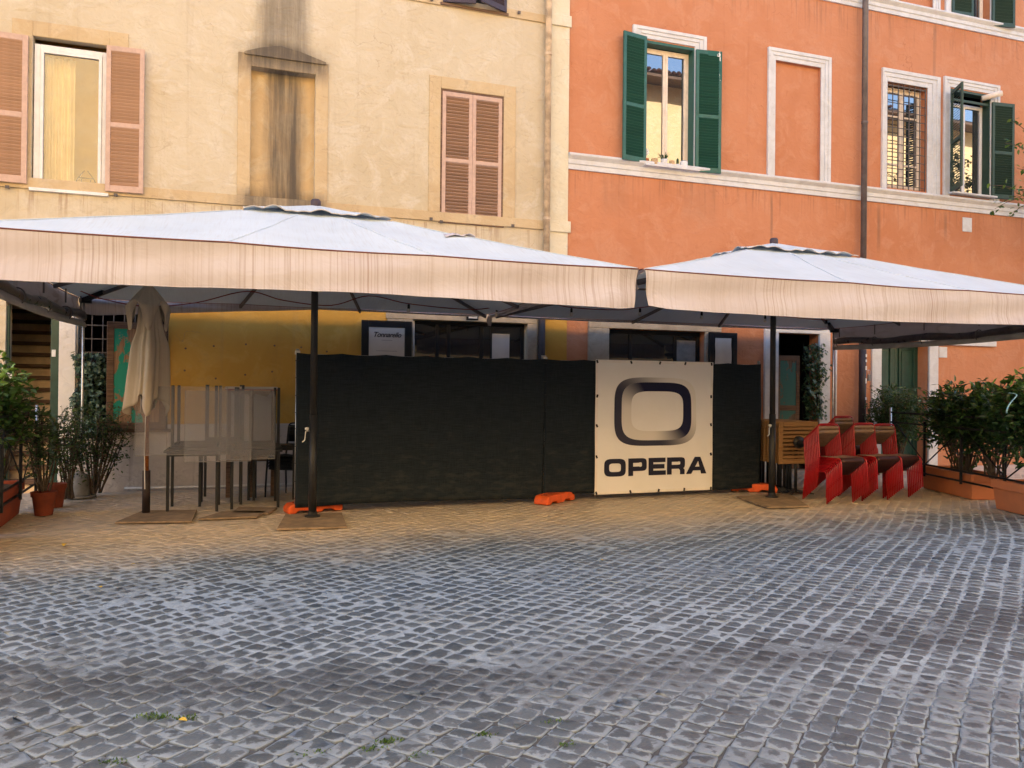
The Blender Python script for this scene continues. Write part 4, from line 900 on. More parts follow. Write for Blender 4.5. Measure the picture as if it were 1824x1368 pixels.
# ------------------------------------------------------------------ the sunlit house across the street: lights the place and shows in the window panes
M['plaster_across'] = plaster('sunlit_ochre', (0.74, 0.52, 0.26), (0.70, 0.48, 0.23), (0.76, 0.56, 0.31), dirt_amt=0.4)
ac = thing('house', 'ochre house across the street with tiled eaves, mirrored in the panes', 'house', (8, -4.5, 0))
AH = 15.0
MB().box(-34, 34, -9, 0, 0, AH).build('wall', 'plaster_across', ac)
MB().box(-34.5, 34.5, -9.5, 0.88, AH, AH+0.14).build('eaves', 'wood_old', ac)
m = MB(); m.add([(-34.5,0.92,AH+0.145),(34.5,0.92,AH+0.145),(34.5,-4.5,AH+1.5),(-34.5,-4.5,AH+1.5),(34.5,-10,AH+0.18),(-34.5,-10,AH+0.18)], [(0,1,2,3),(3,2,4,5)]); m.build('roof', 'tile_roof', ac)
tl = MB(); tl.grid(lambda u, v: (0.11*math.cos(math.pi*u), 0.5*v, 0.09*math.sin(math.pi*u)), 6, 1); tlm = tl.mesh('roof_tile', 'tile_roof')
for i in range(150): link('roof_tile', tlm, ac, (-15+i*0.24, 0.45, AH+0.24), (R(random.uniform(-4, 4)), 0, 0))
for i in range(6):
    x = -26+i*9.5
    for z in (4.5, 9.0):
        MB().box(x-0.55, x+0.55, -0.1, 0.012, z, z+1.9).build('window', 'glass', ac)
        for sgn in (-1, 1): MB().box(x+sgn*0.58, x+sgn*1.1, 0.0, 0.05, z, z+1.9).build('shutter', 'olive_shutter', ac)
# ================================================================== BIG TERRACE UMBRELLAS
ZE, ZV = 2.81, 2.41                              # canopy edge and bottom of the valance
def big_umbrella(cx, cy, hx0, hx1, hy, label, ripple_seed):
    """canopy spans local x -hx0 .. hx1 and y -hy .. hy round the pole"""
    t = thing('terrace_umbrella', label, 'umbrella', (cx, cy, 0), group=None)
    zt = 3.74
    # perimeter samples, ribs to the corners and to two points on each side
    per = []; ribs = []
    def side(p, q, n, fr):
        for i in range(n):
            f = i/n; per.append((p[0]+(q[0]-p[0])*f, p[1]+(q[1]-p[1])*f))
        for f in fr: ribs.append((p[0]+(q[0]-p[0])*f, p[1]+(q[1]-p[1])*f))
    hyb = hy+0.27; A, B, C_, Dd = (-hx0, -hy), (hx1, -hy), (hx1, hyb), (-hx0, hyb); W = hx0+hx1
    fa, fb = (hx0-0.9)/W, (hx0+0.9)/W
    side(A, B, 48, [0, fa, fb]); side(B, C_, 40, [0, 0.32, 0.68]); side(C_, Dd, 48, [0, 1-fb, 1-fa]); side(Dd, A, 40, [0, 0.32, 0.68])
    n = len(per)
    def ribdist(p):
        d = sorted(math.hypot(p[0]-r[0], p[1]-r[1]) for r in ribs); return d[0], d[0]+d[1]
    sagk = [math.sin(math.pi*min(1, ribdist(p)[0]/max(0.01, ribdist(p)[1]))) for p in per]
    def top_z(m, k):
        z = zt - (zt-ZE)*(m**1.04) - (0.085*m*m*(1-m)**0.8*2.2 + 0.012*m)*sagk[k] - 0.03*math.sin(math.pi*m)
        if m > 0.02: z += (0.010*math.sin(k*0.7+ripple_seed)*sagk[k] + 0.008*math.sin(m*21+k*0.3))*m*(1-m)*2
        return z
    ms = [0.0001, 0.06, 0.12, 0.18, 0.25, 0.33, 0.42, 0.52, 0.62, 0.72, 0.82, 0.90, 0.96, 1.0]
    m = MB(); vs = []; fs = []
    for q in ms:
        for k, p in enumerate(per): vs.append((p[0]*q, p[1]*q, top_z(q, k)))
    for i in range(len(ms)-1):
        for k in range(n): fs.append((i*n+k, i*n+(k+1) % n, (i+1)*n+(k+1) % n, (i+1)*n+k))
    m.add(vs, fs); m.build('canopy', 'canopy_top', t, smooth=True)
    # vent cap: a smaller canopy floating over the opening at the peak
    m = MB(); vs = []; fs = []; cs = [0.0001, 0.10, 0.2, 0.265]
    for q in cs:
        for k, p in enumerate(per):
            lift = 0.012 + (0.030 + 0.030*abs(math.sin(k*0.42+ripple_seed)))*(q/0.265)**2*(0.3+sagk[k])
            vs.append((p[0]*q, p[1]*q, top_z(q, k)+lift))
    for i in range(len(cs)-1):
        for k in range(n): fs.append((i*n+k, i*n+(k+1) % n, (i+1)*n+(k+1) % n, (i+1)*n+k))
    m.add(vs, fs); m.build('vent_cap', 'canopy_top', t, smooth=True)
    MB().tube([(p[0]*0.266, p[1]*0.266, top_z(0.265, k)+0.012+(0.030+0.030*abs(math.sin(k*0.42+ripple_seed)))*(0.3+sagk[k])) for k, p in enumerate(per)], 0.006, 5, closed=True).build('vent_hem', 'hem_white', t)
    # valances, one cloth per side, each hanging a little unevenly
    edgez = {}
    def vz(k): return top_z(1.0, k % n)
    starts = [0, 48, 88, 136, n]
    for sd in range(4):
        k0, k1 = starts[sd], starts[sd+1]; nrm = [(0, -1), (1, 0), (0, 1), (-1, 0)][sd]; tng = [(1, 0), (0, 1), (-1, 0), (0, -1)][sd]; L = (k1-k0)
        def fn(u, v):
            kf = k0+u*L; k = int(kf); f = kf-k; p = per[k % n]; q = per[(k+1) % n] if k+1 < n or True else p
            if k >= k1: p = q = per[k1 % n]; f = 0
            x, y = p[0]+(q[0]-p[0])*f, p[1]+(q[1]-p[1])*f; z0 = vz(k)*(1-f)+vz(k+1)*f if k < k1 else vz(k1)
            e = min(u, 1-u); corner = max(0.0, 1-e/0.035)
            s_ = u*L*0.14
            w = (0.022*math.sin(s_*2.1+ripple_seed) + 0.012*math.sin(s_*5.3+1) + 0.008*math.sin(s_*11+2.0*v))*v
            w += 0.03*v*v - 0.05*corner*v + 0.012*math.sin(v*7+s_*1.3)
            inset = (0.035*v*corner)*(1 if u < 0.5 else -1)
            zv_ = ZV if sd == 0 else ((2.74 if (sd == 1) == (cx < 4) else 2.54) if e > 0.03 or sd != 1 else 2.6) if sd != 2 else (2.765 if cx > 4 else 2.775-0.21*max(0.0, (u-0.45)/0.55))
            zz = z0-(z0-zv_)*v - (0.018 if sd == 0 else 0.006)*v*math.sin(s_*0.9+ripple_seed*2) + 0.025*corner*v
            return (x+nrm[0]*(0.012+w)+tng[0]*inset, y+nrm[1]*(0.012+w)+tng[1]*inset, zz)
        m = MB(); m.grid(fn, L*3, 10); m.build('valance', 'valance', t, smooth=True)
        MB().tube([(x, y, z+0.002) for x, y, z in [fn(i/L, 0.015) for i in range(L+1)]], 0.007, 5).build('piping', 'piping', t)
        MB().tube([(x, y, z) for x, y, z in [fn(i/(L*2), 1.0) for i in range(L*2+1)]], 0.005, 5).build('hem', 'valance', t)
    # frame
    m = MB().tube([(0, 0, 0.03), (0, 0, 1.25)], 0.047, 16).tube([(0, 0, 1.25), (0, 0, 3.72)], 0.041, 16); m.build('pole', 'pole_black', t, smooth=True)
    m = MB().lathe([(0.05, 3.72), (0.06, 3.73), (0.06, 3.80), (0.045, 3.82), (0.0, 3.825)], 14); m.build('finial', 'plum_shutter', t, smooth=True)
    MB().lathe([(0.06, 2.95), (0.11, 2.97), (0.11, 3.05), (0.06, 3.07)], 14).build('hub', 'pole_black', t)
    for r in ribs:
        k = min(range(n), key=lambda k: math.hypot(per[k][0]-r[0], per[k][1]-r[1]))
        MB().tube([(r[0]*q, r[1]*q, top_z(q, k)+0.003) for q in (0.27, 0.36, 0.46, 0.56, 0.66, 0.76, 0.86, 0.94, 1.0)], 0.006, 5).build('seam', 'canopy_top', t)
        MB().bar((0, 0, 3.62), (r[0]*0.985, r[1]*0.985, top_z(1, k)-0.05), 0.03, 0.045).build('rib', 'strap', t)
        MB().bar((0, 0, 3.0), (r[0]*0.5, r[1]*0.5, (3.62+top_z(1, k)-0.05)/2-0.03), 0.022, 0.03).build('strut', 'strap', t)
    # crank handle
    m = MB().tube(rounded([(-0.045, -0.03, 1.06), (-0.09, -0.05, 1.06), (-0.10, -0.06, 0.95), (-0.13, -0.06, 0.93)], 0.02), 0.007, 6); m.build('crank', 'steel', t)
    MB().lathe([(0.0, -0.02), (0.024, -0.012), (0.024, 0.012), (0.0, 0.02)], 10, (-0.075, -0.045, 1.085)).build('crank_knob', 'cord_white', t, smooth=True)
    return t, top_z, per
L0 = on_ground(556, 925); R0 = on_ground(1376, 890)
UY = (L0.y+R0.y)/2
FRONT = 2.5
XC = 3.68                                        # where the two canopies meet
uL, tzL, perL = big_umbrella(L0.x, UY, L0.x+2.35, XC-0.03-L0.x, FRONT, 'long white canvas umbrella shading the stacked tables and left fence panel', 0.7)
uR, tzR, perR = big_umbrella(R0.x, UY, R0.x-XC-0.05, 10.65-R0.x, FRONT, 'long white canvas umbrella over the logo banner and red chairs', 2.9)

# folded cloth tabs lying on the slopes
def tabs(u, px, py, L):
    p = on_y(px, py, UY-1.25); lx, ly = p.x-u.location.x, -1.25
    hx = [max(abs(q[0]) for q in perL), 0][0]
    m = MB()
    zc = p.z
    def fn(a, b):
        x = lx+(a-0.5)*L; bump = 0.035*abs(math.sin(a*9.0))*(1-abs(a-0.5)*1.4)
        y = ly+(b-0.5)*0.10+0.02*math.sin(a*7)
        return (x, y, slope_z(u, x, y)+0.012+bump*(1-b*0.6))
    m.grid(fn, 26, 3); m.build('tie_tab', 'valance', u, smooth=True, solid=0.003)
def slope_z(u, x, y):
    per, tz = (perL, tzL) if u is uL else (perR, tzR)
    hx = max(q[0] for q in per) if x > 0 else -min(q[0] for q in per)
    mm = max(abs(x)/hx, abs(y)/FRONT); px_, py_ = x/mm, y/mm
    k = min(range(len(per)), key=lambda k: math.hypot(per[k][0]-px_, per[k][1]-py_)); return tz(mm, k)
tabs(uL, 835, 440, 0.55); tabs(uR, 1716, 488, 0.4)

# rolled-up clear side curtains
def side_roll(u, x, y0, y1, sgn):
    m = MB(); n = 34
    def cy_(f): return y0+(y1-y0)*f
    pts = [(x, cy_(i/n), 2.54+0.02*math.sin(i*0.55)-0.05*math.sin(math.pi*i/n)) for i in range(n+1)]
    m.tube(pts, [0.062+0.004*math.sin(i*1.3)+0.004*math.sin(i*3.1) for i in range(n+1)], 12)
    o = m.build('rolled_curtain', 'curtain_roll', u, smooth=True)
    m = MB(); m.grid(lambda a, b: (x-sgn*(0.03+0.02*b), cy_(a*0.97), 2.47-0.09*b-0.05*math.sin(math.pi*a)+0.03*a), 30, 2); m.build('curtain_hem', 'hem_white', u, smooth=True, solid=0.012)
    for f in (0.02, 0.2, 0.42, 0.63, 0.85):
        y = cy_(f); m = MB(); lp = [(x+0.075*math.cos(a), y, 2.52-0.05*math.sin(math.pi*f)+0.085*math.sin(a)) for a in [2*math.pi*i/18 for i in range(18)]]
        m.tube(lp, 0.008, 5, closed=True); m.bar((x, y, 2.62), (x, y, 2.80), 0.02, 0.004); m.build('strap', 'strap', u)
side_roll(uL, -(L0.x+2.35)+0.06, 2.6, -2.3, -1)
side_roll(uR, 10.65-R0.x-0.06, 2.6, -2.3, 1)
# clear curtain poles at the back corners
for u, x in ((uL, -(L0.x+2.35)+0.07), (uR, 10.65-R0.x-0.08)):
    m = MB().tube([(x, 2.64, 0.0), (x, 2.64, 2.75)], 0.017, 8); m.build('corner_pole', 'steel', u, smooth=True)
    MB().lathe([(0.03, 0.0), (0.045, 0.01), (0.02, 0.03), (0.018, 0.08)], 10, (x, 2.64, 0)).build('pole_foot', 'iron_dark', u)
    m = MB().box(x-0.05, x+0.10, 2.60, 2.68, 2.72, 2.79); m.bar((x, 2.64, 2.76), (x+(0.28 if u is uL else -0.28), 2.45, 2.86), 0.05, 0.06); m.build('corner_bracket', 'iron_dark', u)

# floor plates carrying the poles
def plate(name, label, pts, h=0.022, z=0.0135):
    c = sum((p for p in pts), Vector())/len(pts); m = MB()
    m.prism([(p.x-c.x, p.y-c.y) for p in pts], lambda a, b, k: (a, b, h if k else 0.0))
    return tag(m.build(name, 'plate', None, (c.x, c.y, z), bevel=0.004), label, 'base plate')
def gpts(*pp): return [on_ground(*p, z=0.02) for p in pp]
for u in (uL, uR):
    m = MB().lathe([(0.09, 0.036), (0.09, 0.05), (0.055, 0.055), (0.055, 0.10)], 16); m.build('pole_flange', 'pole_black', u)
plate('base_plate', 'square brown steel plate under the left umbrella pole', gpts((493, 944), (618, 940), (609, 915), (508, 918)))
plate('base_plate', 'flat brown plate under the right umbrella pole', gpts((1366, 905), (1441, 903), (1405, 880), (1312, 886)))
plate('base_plate', 'wide brown plate beneath the closed beige parasol', gpts((205, 932), (342, 930), (351, 910), (255, 911)))
plate('base_plate', 'brown plate below the black table legs', gpts((352, 926), (458, 922), (475, 912), (395, 913)))
plate('base_plate', 'small brown plate between table legs and fence', gpts((412, 915), (478, 916), (494, 906), (425, 905)))

# festoon lights under the canopies
yS = 11.55
fl = thing('string_lights', 'red festoon cable with clear bulbs slung beneath the umbrellas', 'string lights', (3.8, yS, 0))
way = [(140, 517), (185, 533), (262, 546), (350, 539), (440, 519), (505, 535), (590, 544), (657, 527), (728, 541), (830, 551), (885, 547), (960, 536), (1018, 548), (1100, 552), (1140, 548), (1200, 542), (1250, 554), (1310, 548), (1363, 560), (1420, 566), (1472, 570), (1510, 566)]
pts = [on_y(px, py, yS)-Vector((3.8, yS, 0)) for px, py in way]
sm = []
for i in range(len(pts)-1):
    p0, p1, p2, p3 = pts[max(0, i-1)], pts[i], pts[i+1], pts[min(len(pts)-1, i+2)]
    for k in range(6):
        f = k/6; sm.append(0.5*((2*p1)+(p2-p0)*f+(2*p0-5*p1+4*p2-p3)*f*f+(3*p1-p0-3*p2+p3)*f**3))
sm.append(pts[-1]); MB().tube(sm, 0.008, 6).build('cable', 'cable_red', fl, smooth=True)
for px, py in ((262, 548), (728, 543), (885, 549), (1018, 550), (1140, 550), (1250, 556), (1363, 562), (1472, 571)):
    p = on_y(px, py, yS)-Vector((3.8, yS, 0)); b = MB().lathe([(0.017, -0.06), (0.02, -0.05), (0.02, 0.0), (0.008, 0.01)], 10, p).build('lamp_socket', 'iron_dark', fl)
    MB().lathe([(0.001, -0.125), (0.02, -0.115), (0.03, -0.09), (0.024, -0.07), (0.015, -0.06)], 12, p).build('bulb', 'bulb', b, smooth=True)
# floodlight on the lintel
p = on_y(841, 563, D-0.2)
ft = thing('floodlight', 'small black floodlight fixed to the stone lintel', 'floodlight', (p.x, D-0.05, p.z))
MB().box(-0.10, 0.10, -0.20, -0.13, -0.07, 0.07).build('housing', 'iron_dark', ft, bevel=0.008); MB().box(-0.075, 0.075, -0.205, -0.199, -0.045, 0.05).build('lens', 'bulb', ft)
m = MB(); m.bar((-0.11, -0.165, 0.0), (-0.11, 0.0, 0.06), 0.012, 0.02); m.bar((0.11, -0.165, 0.0), (0.11, 0.0, 0.06), 0.012, 0.02); m.box(-0.12, 0.12, -0.01, 0.0, 0.04, 0.09); m.build('bracket', 'iron_dark', ft)

# ================================================================== SITE FENCE WITH SHADE NET
FP = [Vector((0.50, 9.88, 0)), Vector((3.84, 10.05, 0)), Vector((7.50, 10.18, 0))]
FH = 2.0
def fence(i, label):
    a, b = FP[i], FP[i+1]; d = b-a; L = d.length-0.03; rz = math.atan2(d.y, d.x)
    t = thing('barrier_fence', label, 'fence', (a.x, a.y, 0), rz)
    for x in (0.0, L):
        MB().tube([(x, 0, 0.02), (x, 0, FH+0.05)], 0.021, 10).build('post', 'steel', t, smooth=True)
    for z in (0.14, FH-0.03): MB().tube([(0, 0, z), (L, 0, z)], 0.019, 8).build('rail', 'steel', t, smooth=True)
    for k in range(1, 3): MB().tube([(L*k/3, 0.0, 0.14), (L*k/3, 0.0, FH-0.03)], 0.008, 6).build('stiffener', 'steel', t)
    def fn(u, v):
        x = -0.015+u*(L+0.03)
        y = -0.032 - 0.012*math.sin(u*7+i)*math.sin(math.pi*v) - 0.006*math.sin(u*23+v*6) - 0.004*math.sin(v*17+u*3)
        z = 0.085+0.02*math.sin(u*5+i)*(1-v) + v*(FH-0.085) - 0.018*math.sin(math.pi*((u*6) % 1))*v**8
        return (x, y, z)
    m = MB(); m.grid(fn, 90, 30); m.build('shade_net', 'net', t, smooth=True, solid=0.003)
    m = MB(); m.grid(lambda u, v: tuple(Vector(fn(u, 0.965+0.035*v))+Vector((0, -0.004, 0.003))), 90, 2); m.build('net_hem', 'net', t, smooth=True)
    tie = MB().tube([(0.026*math.cos(q), 0.03*math.sin(q), 0) for q in [2*math.pi*j/10 for j in range(10)]], 0.004, 4, closed=True).mesh('cable_tie', 'iron_dark')
    for j in range(9):
        for x in (0.0, L): link('cable_tie', tie, t, (x, -0.008, 0.2+j*0.215+random.uniform(-.02, .02)))
    m = MB().box(-0.03, 0.03, -0.03, 0.03, FH-0.02, FH+0.03); m.build('coupler', 'steel', t, bevel=0.006)
    return t, L, rz
f1, FL1, rz1 = fence(0, 'plain dark green netted fence panel behind the left umbrella pole')
f2, FL2, rz2 = fence(1, 'dark green netted fence panel carrying the white logo banner')
# orange feet
def foot(px, py, rz, label):
    p = on_ground(px, py, 0.02); t = thing('ballast_block', label, 'ballast block', (p.x, p.y, 0.012), rz)
    prof = [(-0.35, 0.0), (-0.35, 0.07), (-0.31, 0.115), (-0.20, 0.125), (0.20, 0.125), (0.31, 0.115), (0.35, 0.07), (0.35, 0.0), (0.24, 0.0), (0.22, 0.03), (0.10, 0.03), (0.08, 0.0), (-0.08, 0.0), (-0.10, 0.03), (-0.22, 0.03), (-0.24, 0.0)]
    m = MB(); m.prism(prof, lambda a, b, k: (a, -0.115 if k == 0 else 0.115, b)); m.build('foot_block', 'orange_foot', t, bevel=0.018, seg=3)
    for x in (-0.24, -0.12, 0.12, 0.24):
        MB().lathe([(0.032, 0.120), (0.032, 0.1265), (0.022, 0.1268), (0.021, 0.12)], 14, (x, 0, 0)).build('socket', 'terracotta_red', t)
    return t
foot(558, 909, R(14), 'long orange plastic foot at the free end of the plain fence')
foot(988, 893, R(35), 'orange plastic foot where the two fence panels meet')
foot(1342, 874, R(-30), 'orange plastic foot beside the folded teak tables')

# banner with the printed mark
def fence_uv(px, py):
    a, b = FP[1], FP[2]; dd = (b-a).normalized(); nn = Vector((-dd.y, dd.x, 0)); r = ray(px, py); o = a-nn*0.055
    k = (o-EYE).dot(nn)/r.dot(nn); q = EYE+r*k; return (q-a).dot(dd), q.z
(u0, zt0), (u1, zt1), (_, zb0), (_, zb1) = fence_uv(1061, 640), fence_uv(1270, 640), fence_uv(1063, 881), fence_uv(1271, 872)
BW = u1-u0; BZ0, BZ1 = (zb0+zb1)/2, min((zt0+zt1)/2, FH+0.01); BH = BZ1-BZ0
bn = thing('banner', 'white vinyl banner with navy rounded-square logo and word OPERA', 'banner', tuple(FP[1]+(FP[2]-FP[1]).normalized()*u0+Vector((0, 0, BZ0))), rz2)
def wv(u, v): return -0.058 - 0.004*math.sin(u*9+v*3) - 0.003*math.sin(v*11+u*4) - 0.010*math.exp(-((u-0.95+0.25*v)/0.05)**2)*(v < 0.75)
m = MB(); m.grid(lambda u, v: (u*BW+0.004*math.sin(v*8), wv(u, v), v*BH-0.02*u*(1-v)*0), 60, 60); m.build('sheet', 'banner', bn, smooth=True, solid=0.002)
m = MB()
for (a, b, c, d) in ((0, 1, 0, .02), (0, 1, .98, 1), (0, .02, .02, .98), (.98, 1, .02, .98)):
    m.grid(lambda u, v: ((a+(b-a)*u)*BW, wv(a+(b-a)*u, c+(d-c)*v)-0.0025, (c+(d-c)*v)*BH), 40 if b-a > .5 else 2, 40 if d-c > .5 else 2)
m.build('hem', 'banner_hem', bn, smooth=True)
gm_ = MB().box(-0.012, 0.012, -0.006, 0.006, -0.022, 0.022).mesh('eyelet', 'iron_dark')
for u, v in [(x, y) for x in (.012, .29, .53, .75, .985) for y in (.012, .985)] + [(x, y) for x in (.012, .985) for y in (.28, .51, .73)]:
    link('eyelet', gm_, bn, (u*BW, wv(u, v)-0.006, v*BH), (0, random.uniform(-.5, .5), 0))
def rrect(x0, x1, y0, y1, r, n=96):
    """points of a rounded rectangle by even angle, with each point's angle"""
    out = []; cx, cyy = (x0+x1)/2, (y0+y1)/2; hx, hy = (x1-x0)/2, (y1-y0)/2
    for i in range(n):
        a = 2*math.pi*i/n; e = 4.2; c, s = math.cos(a), math.sin(a)
        k = (abs(c)**e+abs(s)**e)**(-1/e); out.append((cx+hx*k*c, cyy+hy*k*s, a))
    return out
def ring(outer, inner, ink, off):
    A, B = rrect(*outer), rrect(*inner); n = len(A); nk = 5; vs = []; vals = []; fs = []
    for q in range(nk):
        f = q/(nk-1)
        for i in range(n):
            u, v = A[i][0]*(1-f)+B[i][0]*f, A[i][1]*(1-f)+B[i][1]*f
            vs.append((u*BW, wv(u, v)-off, v*BH)); vals.append(ink(A[i][2], f))
    for q in range(nk-1):
        for i in range(n): fs.append((q*n+i, q*n+(i+1) % n, (q+1)*n+(i+1) % n, (q+1)*n+i))
    me = bpy.data.meshes.new('logo_ring'); me.from_pydata(vs, [], fs); me.materials.append(M['print'])
    at = me.attributes.new('ink', 'FLOAT', 'POINT'); at.data.foreach_set('value', vals)
    o = bpy.data.objects.new('logo_ring', me); COL.objects.link(o); o.parent = bn
def sst(x, a, b):
    t_ = max(0, min(1, (x-a)/(b-a))); return t_*t_*(3-2*t_)
def ang_d(a, b): return abs((a-b+math.pi) % (2*math.pi)-math.pi)
ring((.153, .85, .354, .873, .1), (.2136, .8045, .3956, .836, .1), lambda a, f: 0.96*(1-sst(ang_d(a, R(212)), R(62), R(150))), 0.004)
ring((.2136, .8045, .3956, .836, .1), (.293, .734, .4657, .768, .1), lambda a, f: 0.97*(1-sst(ang_d(a, R(36)), R(68), R(138)))+0.10, 0.006)
# letters as solid extended capitals
VB, VT = .130, .2615
def letter(polys):
    m = MB()
    for poly in polys: m.prism(poly, lambda a, b, k: (a*BW, wv(a, b)-0.0065-(0.002 if k == 0 else 0), b*BH))
    m.build('letter', 'navy', bn)
def ringpoly(x0, x1, y0, y1, tx, ty):
    A = rrect(x0, x1, y0, y1, .02, 40); B = rrect(x0+tx, x1-tx, y0+ty, y1-ty, .02, 40); out = []
    for i in range(40):
        j = (i+1) % 40; out.append([(A[i][0], A[i][1]), (A[j][0], A[j][1]), (B[j][0], B[j][1]), (B[i][0], B[i][1])])
    return out
hh = VT-VB; th = 0.034; tw = 0.040
letter(ringpoly(.073, .250, VB, VT, tw, th))
def bowl(x, xr, yb, yt):                          # right half of a rounded bowl
    A = [p for p in rrect(2*x-xr, xr, yb, yt, .02, 64) if p[0] >= x-0.002]; A = sorted(A, key=lambda p: -p[1])
    outp = []; t1, t2 = tw, th*0.92
    Bp = [(x+(p[0]-x)*max(0, (xr-x-t1)/(xr-x)), (yb+yt)/2+(p[1]-(yb+yt)/2)*((yt-yb)/2-t2)/((yt-yb)/2)) for p in A]
    for i in range(len(A)-1): outp.append([(A[i][0], A[i][1]), (A[i+1][0], A[i+1][1]), Bp[i+1], Bp[i]])
    return outp
letter([[(.272, VB), (.312, VB), (.312, VT), (.272, VT)], [(.312, VT-th), (.365, VT-th), (.365, VT), (.312, VT)], [(.312, VB+hh*.27), (.365, VB+hh*.27), (.365, VB+hh*.27+th), (.312, VB+hh*.27+th)]] + bowl(.365, .427, VB+hh*.27, VT))
letter([[(.443, VB), (.483, VB), (.483, VT), (.443, VT)], [(.483, VB), (.590, VB), (.590, VB+th), (.483, VB+th)], [(.483, VT-th), (.586, VT-th), (.586, VT), (.483, VT)], [(.483, VB+hh*.5-th*.5), (.578, VB+hh*.5-th*.5), (.578, VB+hh*.5+th*.5), (.483, VB+hh*.5+th*.5)]])
letter([[(.600, VB), (.640, VB), (.640, VT), (.600, VT)], [(.640, VT-th), (.695, VT-th), (.695, VT), (.640, VT)], [(.640, VB+hh*.33), (.695, VB+hh*.33), (.695, VB+hh*.33+th*.9), (.640, VB+hh*.33+th*.9)], [(.712, VB), (.752, VB), (.752, VB+hh*.26), (.735, VB+hh*.42), (.690, VB+hh*.42), (.712, VB+hh*.24)]] + bowl(.695, .754, VB+hh*.33, VT))
letter([[(.765, VB), (.810, VB), (.868, VT-th*0.9), (.838, VT)], [(.895, VB), (.943, VB), (.886, VT), (.838, VT), (.868, VT-th*0.9)], [(.812, VB+hh*.20), (.892, VB+hh*.20), (.880, VB+hh*.20+th*0.85), (.826, VB+hh*.20+th*0.85)]])

# ================================================================== RED TUBE CHAIRS
def make_chair(label, tube_mat, seat_mat, lip_mat, group):
    t = thing('stacking_chair', label, 'chair', (0, 0, 0), group=group); r = 0.0116
    hw = 0.205
    m = MB(); m.tube(rounded([(-hw-.012, 0.24, 0.0), (-hw, 0.20, 0.44), (-hw+.012, 0.255, 0.90), (hw-.012, 0.255, 0.90), (hw, 0.20, 0.44), (hw+.012, 0.24, 0.0)], 0.07, 5), r, 7); m.build('back_hoop', tube_mat, t, smooth=True)
    for s in (-1, 1):
        m = MB(); m.tube(rounded([(s*(hw+.03), -0.25, 0.0), (s*(hw+.022), -0.225, 0.445), (s*(hw-.002), 0.20, 0.43)], 0.07, 5), r, 7); m.build('leg', tube_mat, t, smooth=True)
    MB().tube([(-hw, 0.17, 0.425), (hw, 0.17, 0.425)], r*0.8, 6).build('cross_bar', tube_mat, t, smooth=True)
    for k in range(3):
        y0 = -0.155+k*0.112; m = MB(); m.grid(lambda u, v: (-hw+.006+u*(2*hw-.012), y0+v*0.104, 0.452-0.012*math.sin(math.pi*u)), 8, 2); m.build('seat_slat', seat_mat, t, smooth=True, solid=0.012)
    m = MB(); m.grid(lambda u, v: (-hw+.006+u*(2*hw-.012), -0.165-0.055*math.sin(v*math.pi/2), 0.390+0.062*math.cos(v*math.pi/2)**1.0), 8, 5); m.build('seat_lip', lip_mat, t, smooth=True, solid=0.010)
    for z0 in (0.76, 0.82):
        m = MB(); m.grid(lambda u, v: (-hw+.022+u*(2*hw-.044), 0.224+(z0-0.6)*0.08+0.035*math.sin(math.pi*u), z0+v*0.052), 10, 1); m.build('back_slat', seat_mat, t, smooth=True, solid=0.010)
    return t
base = on_ground(1471, 899)                       # front left foot of the lowest chair in the front stack
cA = Vector((base.x+0.235, base.y+0.25, 0.012))
stacks = [(cA, 10, 'the front stack beside the folded teak tables', R(3)), (cA+Vector((0.72, 0.10, 0)), 10, 'the middle stack', R(1)), (cA+Vector((1.26, 0.24, 0)), 9, 'the stack nearest the planter', R(-1)), (cA+Vector((1.18, 1.12, 0)), 13, 'the stack behind by the downpipe', R(2))]
first = None
for si, (c, n_, nm, rz) in enumerate(stacks):
    for k in range(n_):
        lab = ('topmost red chair with wooden slats on ' if k == n_-1 else 'red tube chair nested in ')+nm
        loc = (c.x+0.0, c.y-k*0.0310, c.z+k*0.0228)
        grp = 'red chairs in '+nm
        if first is None: first = make_chair(lab, 'red_tube', 'chair_wood', 'chair_wood_dark', grp); first.location = loc; first.rotation_euler = (0, 0, rz)
        else: dup(first, loc, rz+random.uniform(-.003, .003), lab, grp)
# black chairs stacked behind the fence end
p = on_ground(505, 893); bc = None
for k in range(4):
    lab = 'black chair in the dark stack behind the plain fence end'; loc = (p.x+0.1, p.y+0.45-k*0.03, 0.012+k*0.045)
    if bc is None: bc = make_chair(lab, 'pole_black', 'black_frame', 'black_frame', 'black chairs stacked behind the fence'); bc.location = loc; bc.rotation_euler = (0, 0, R(-35))
    else: dup(bc, loc, R(-35), lab, 'black chairs stacked behind the fence')

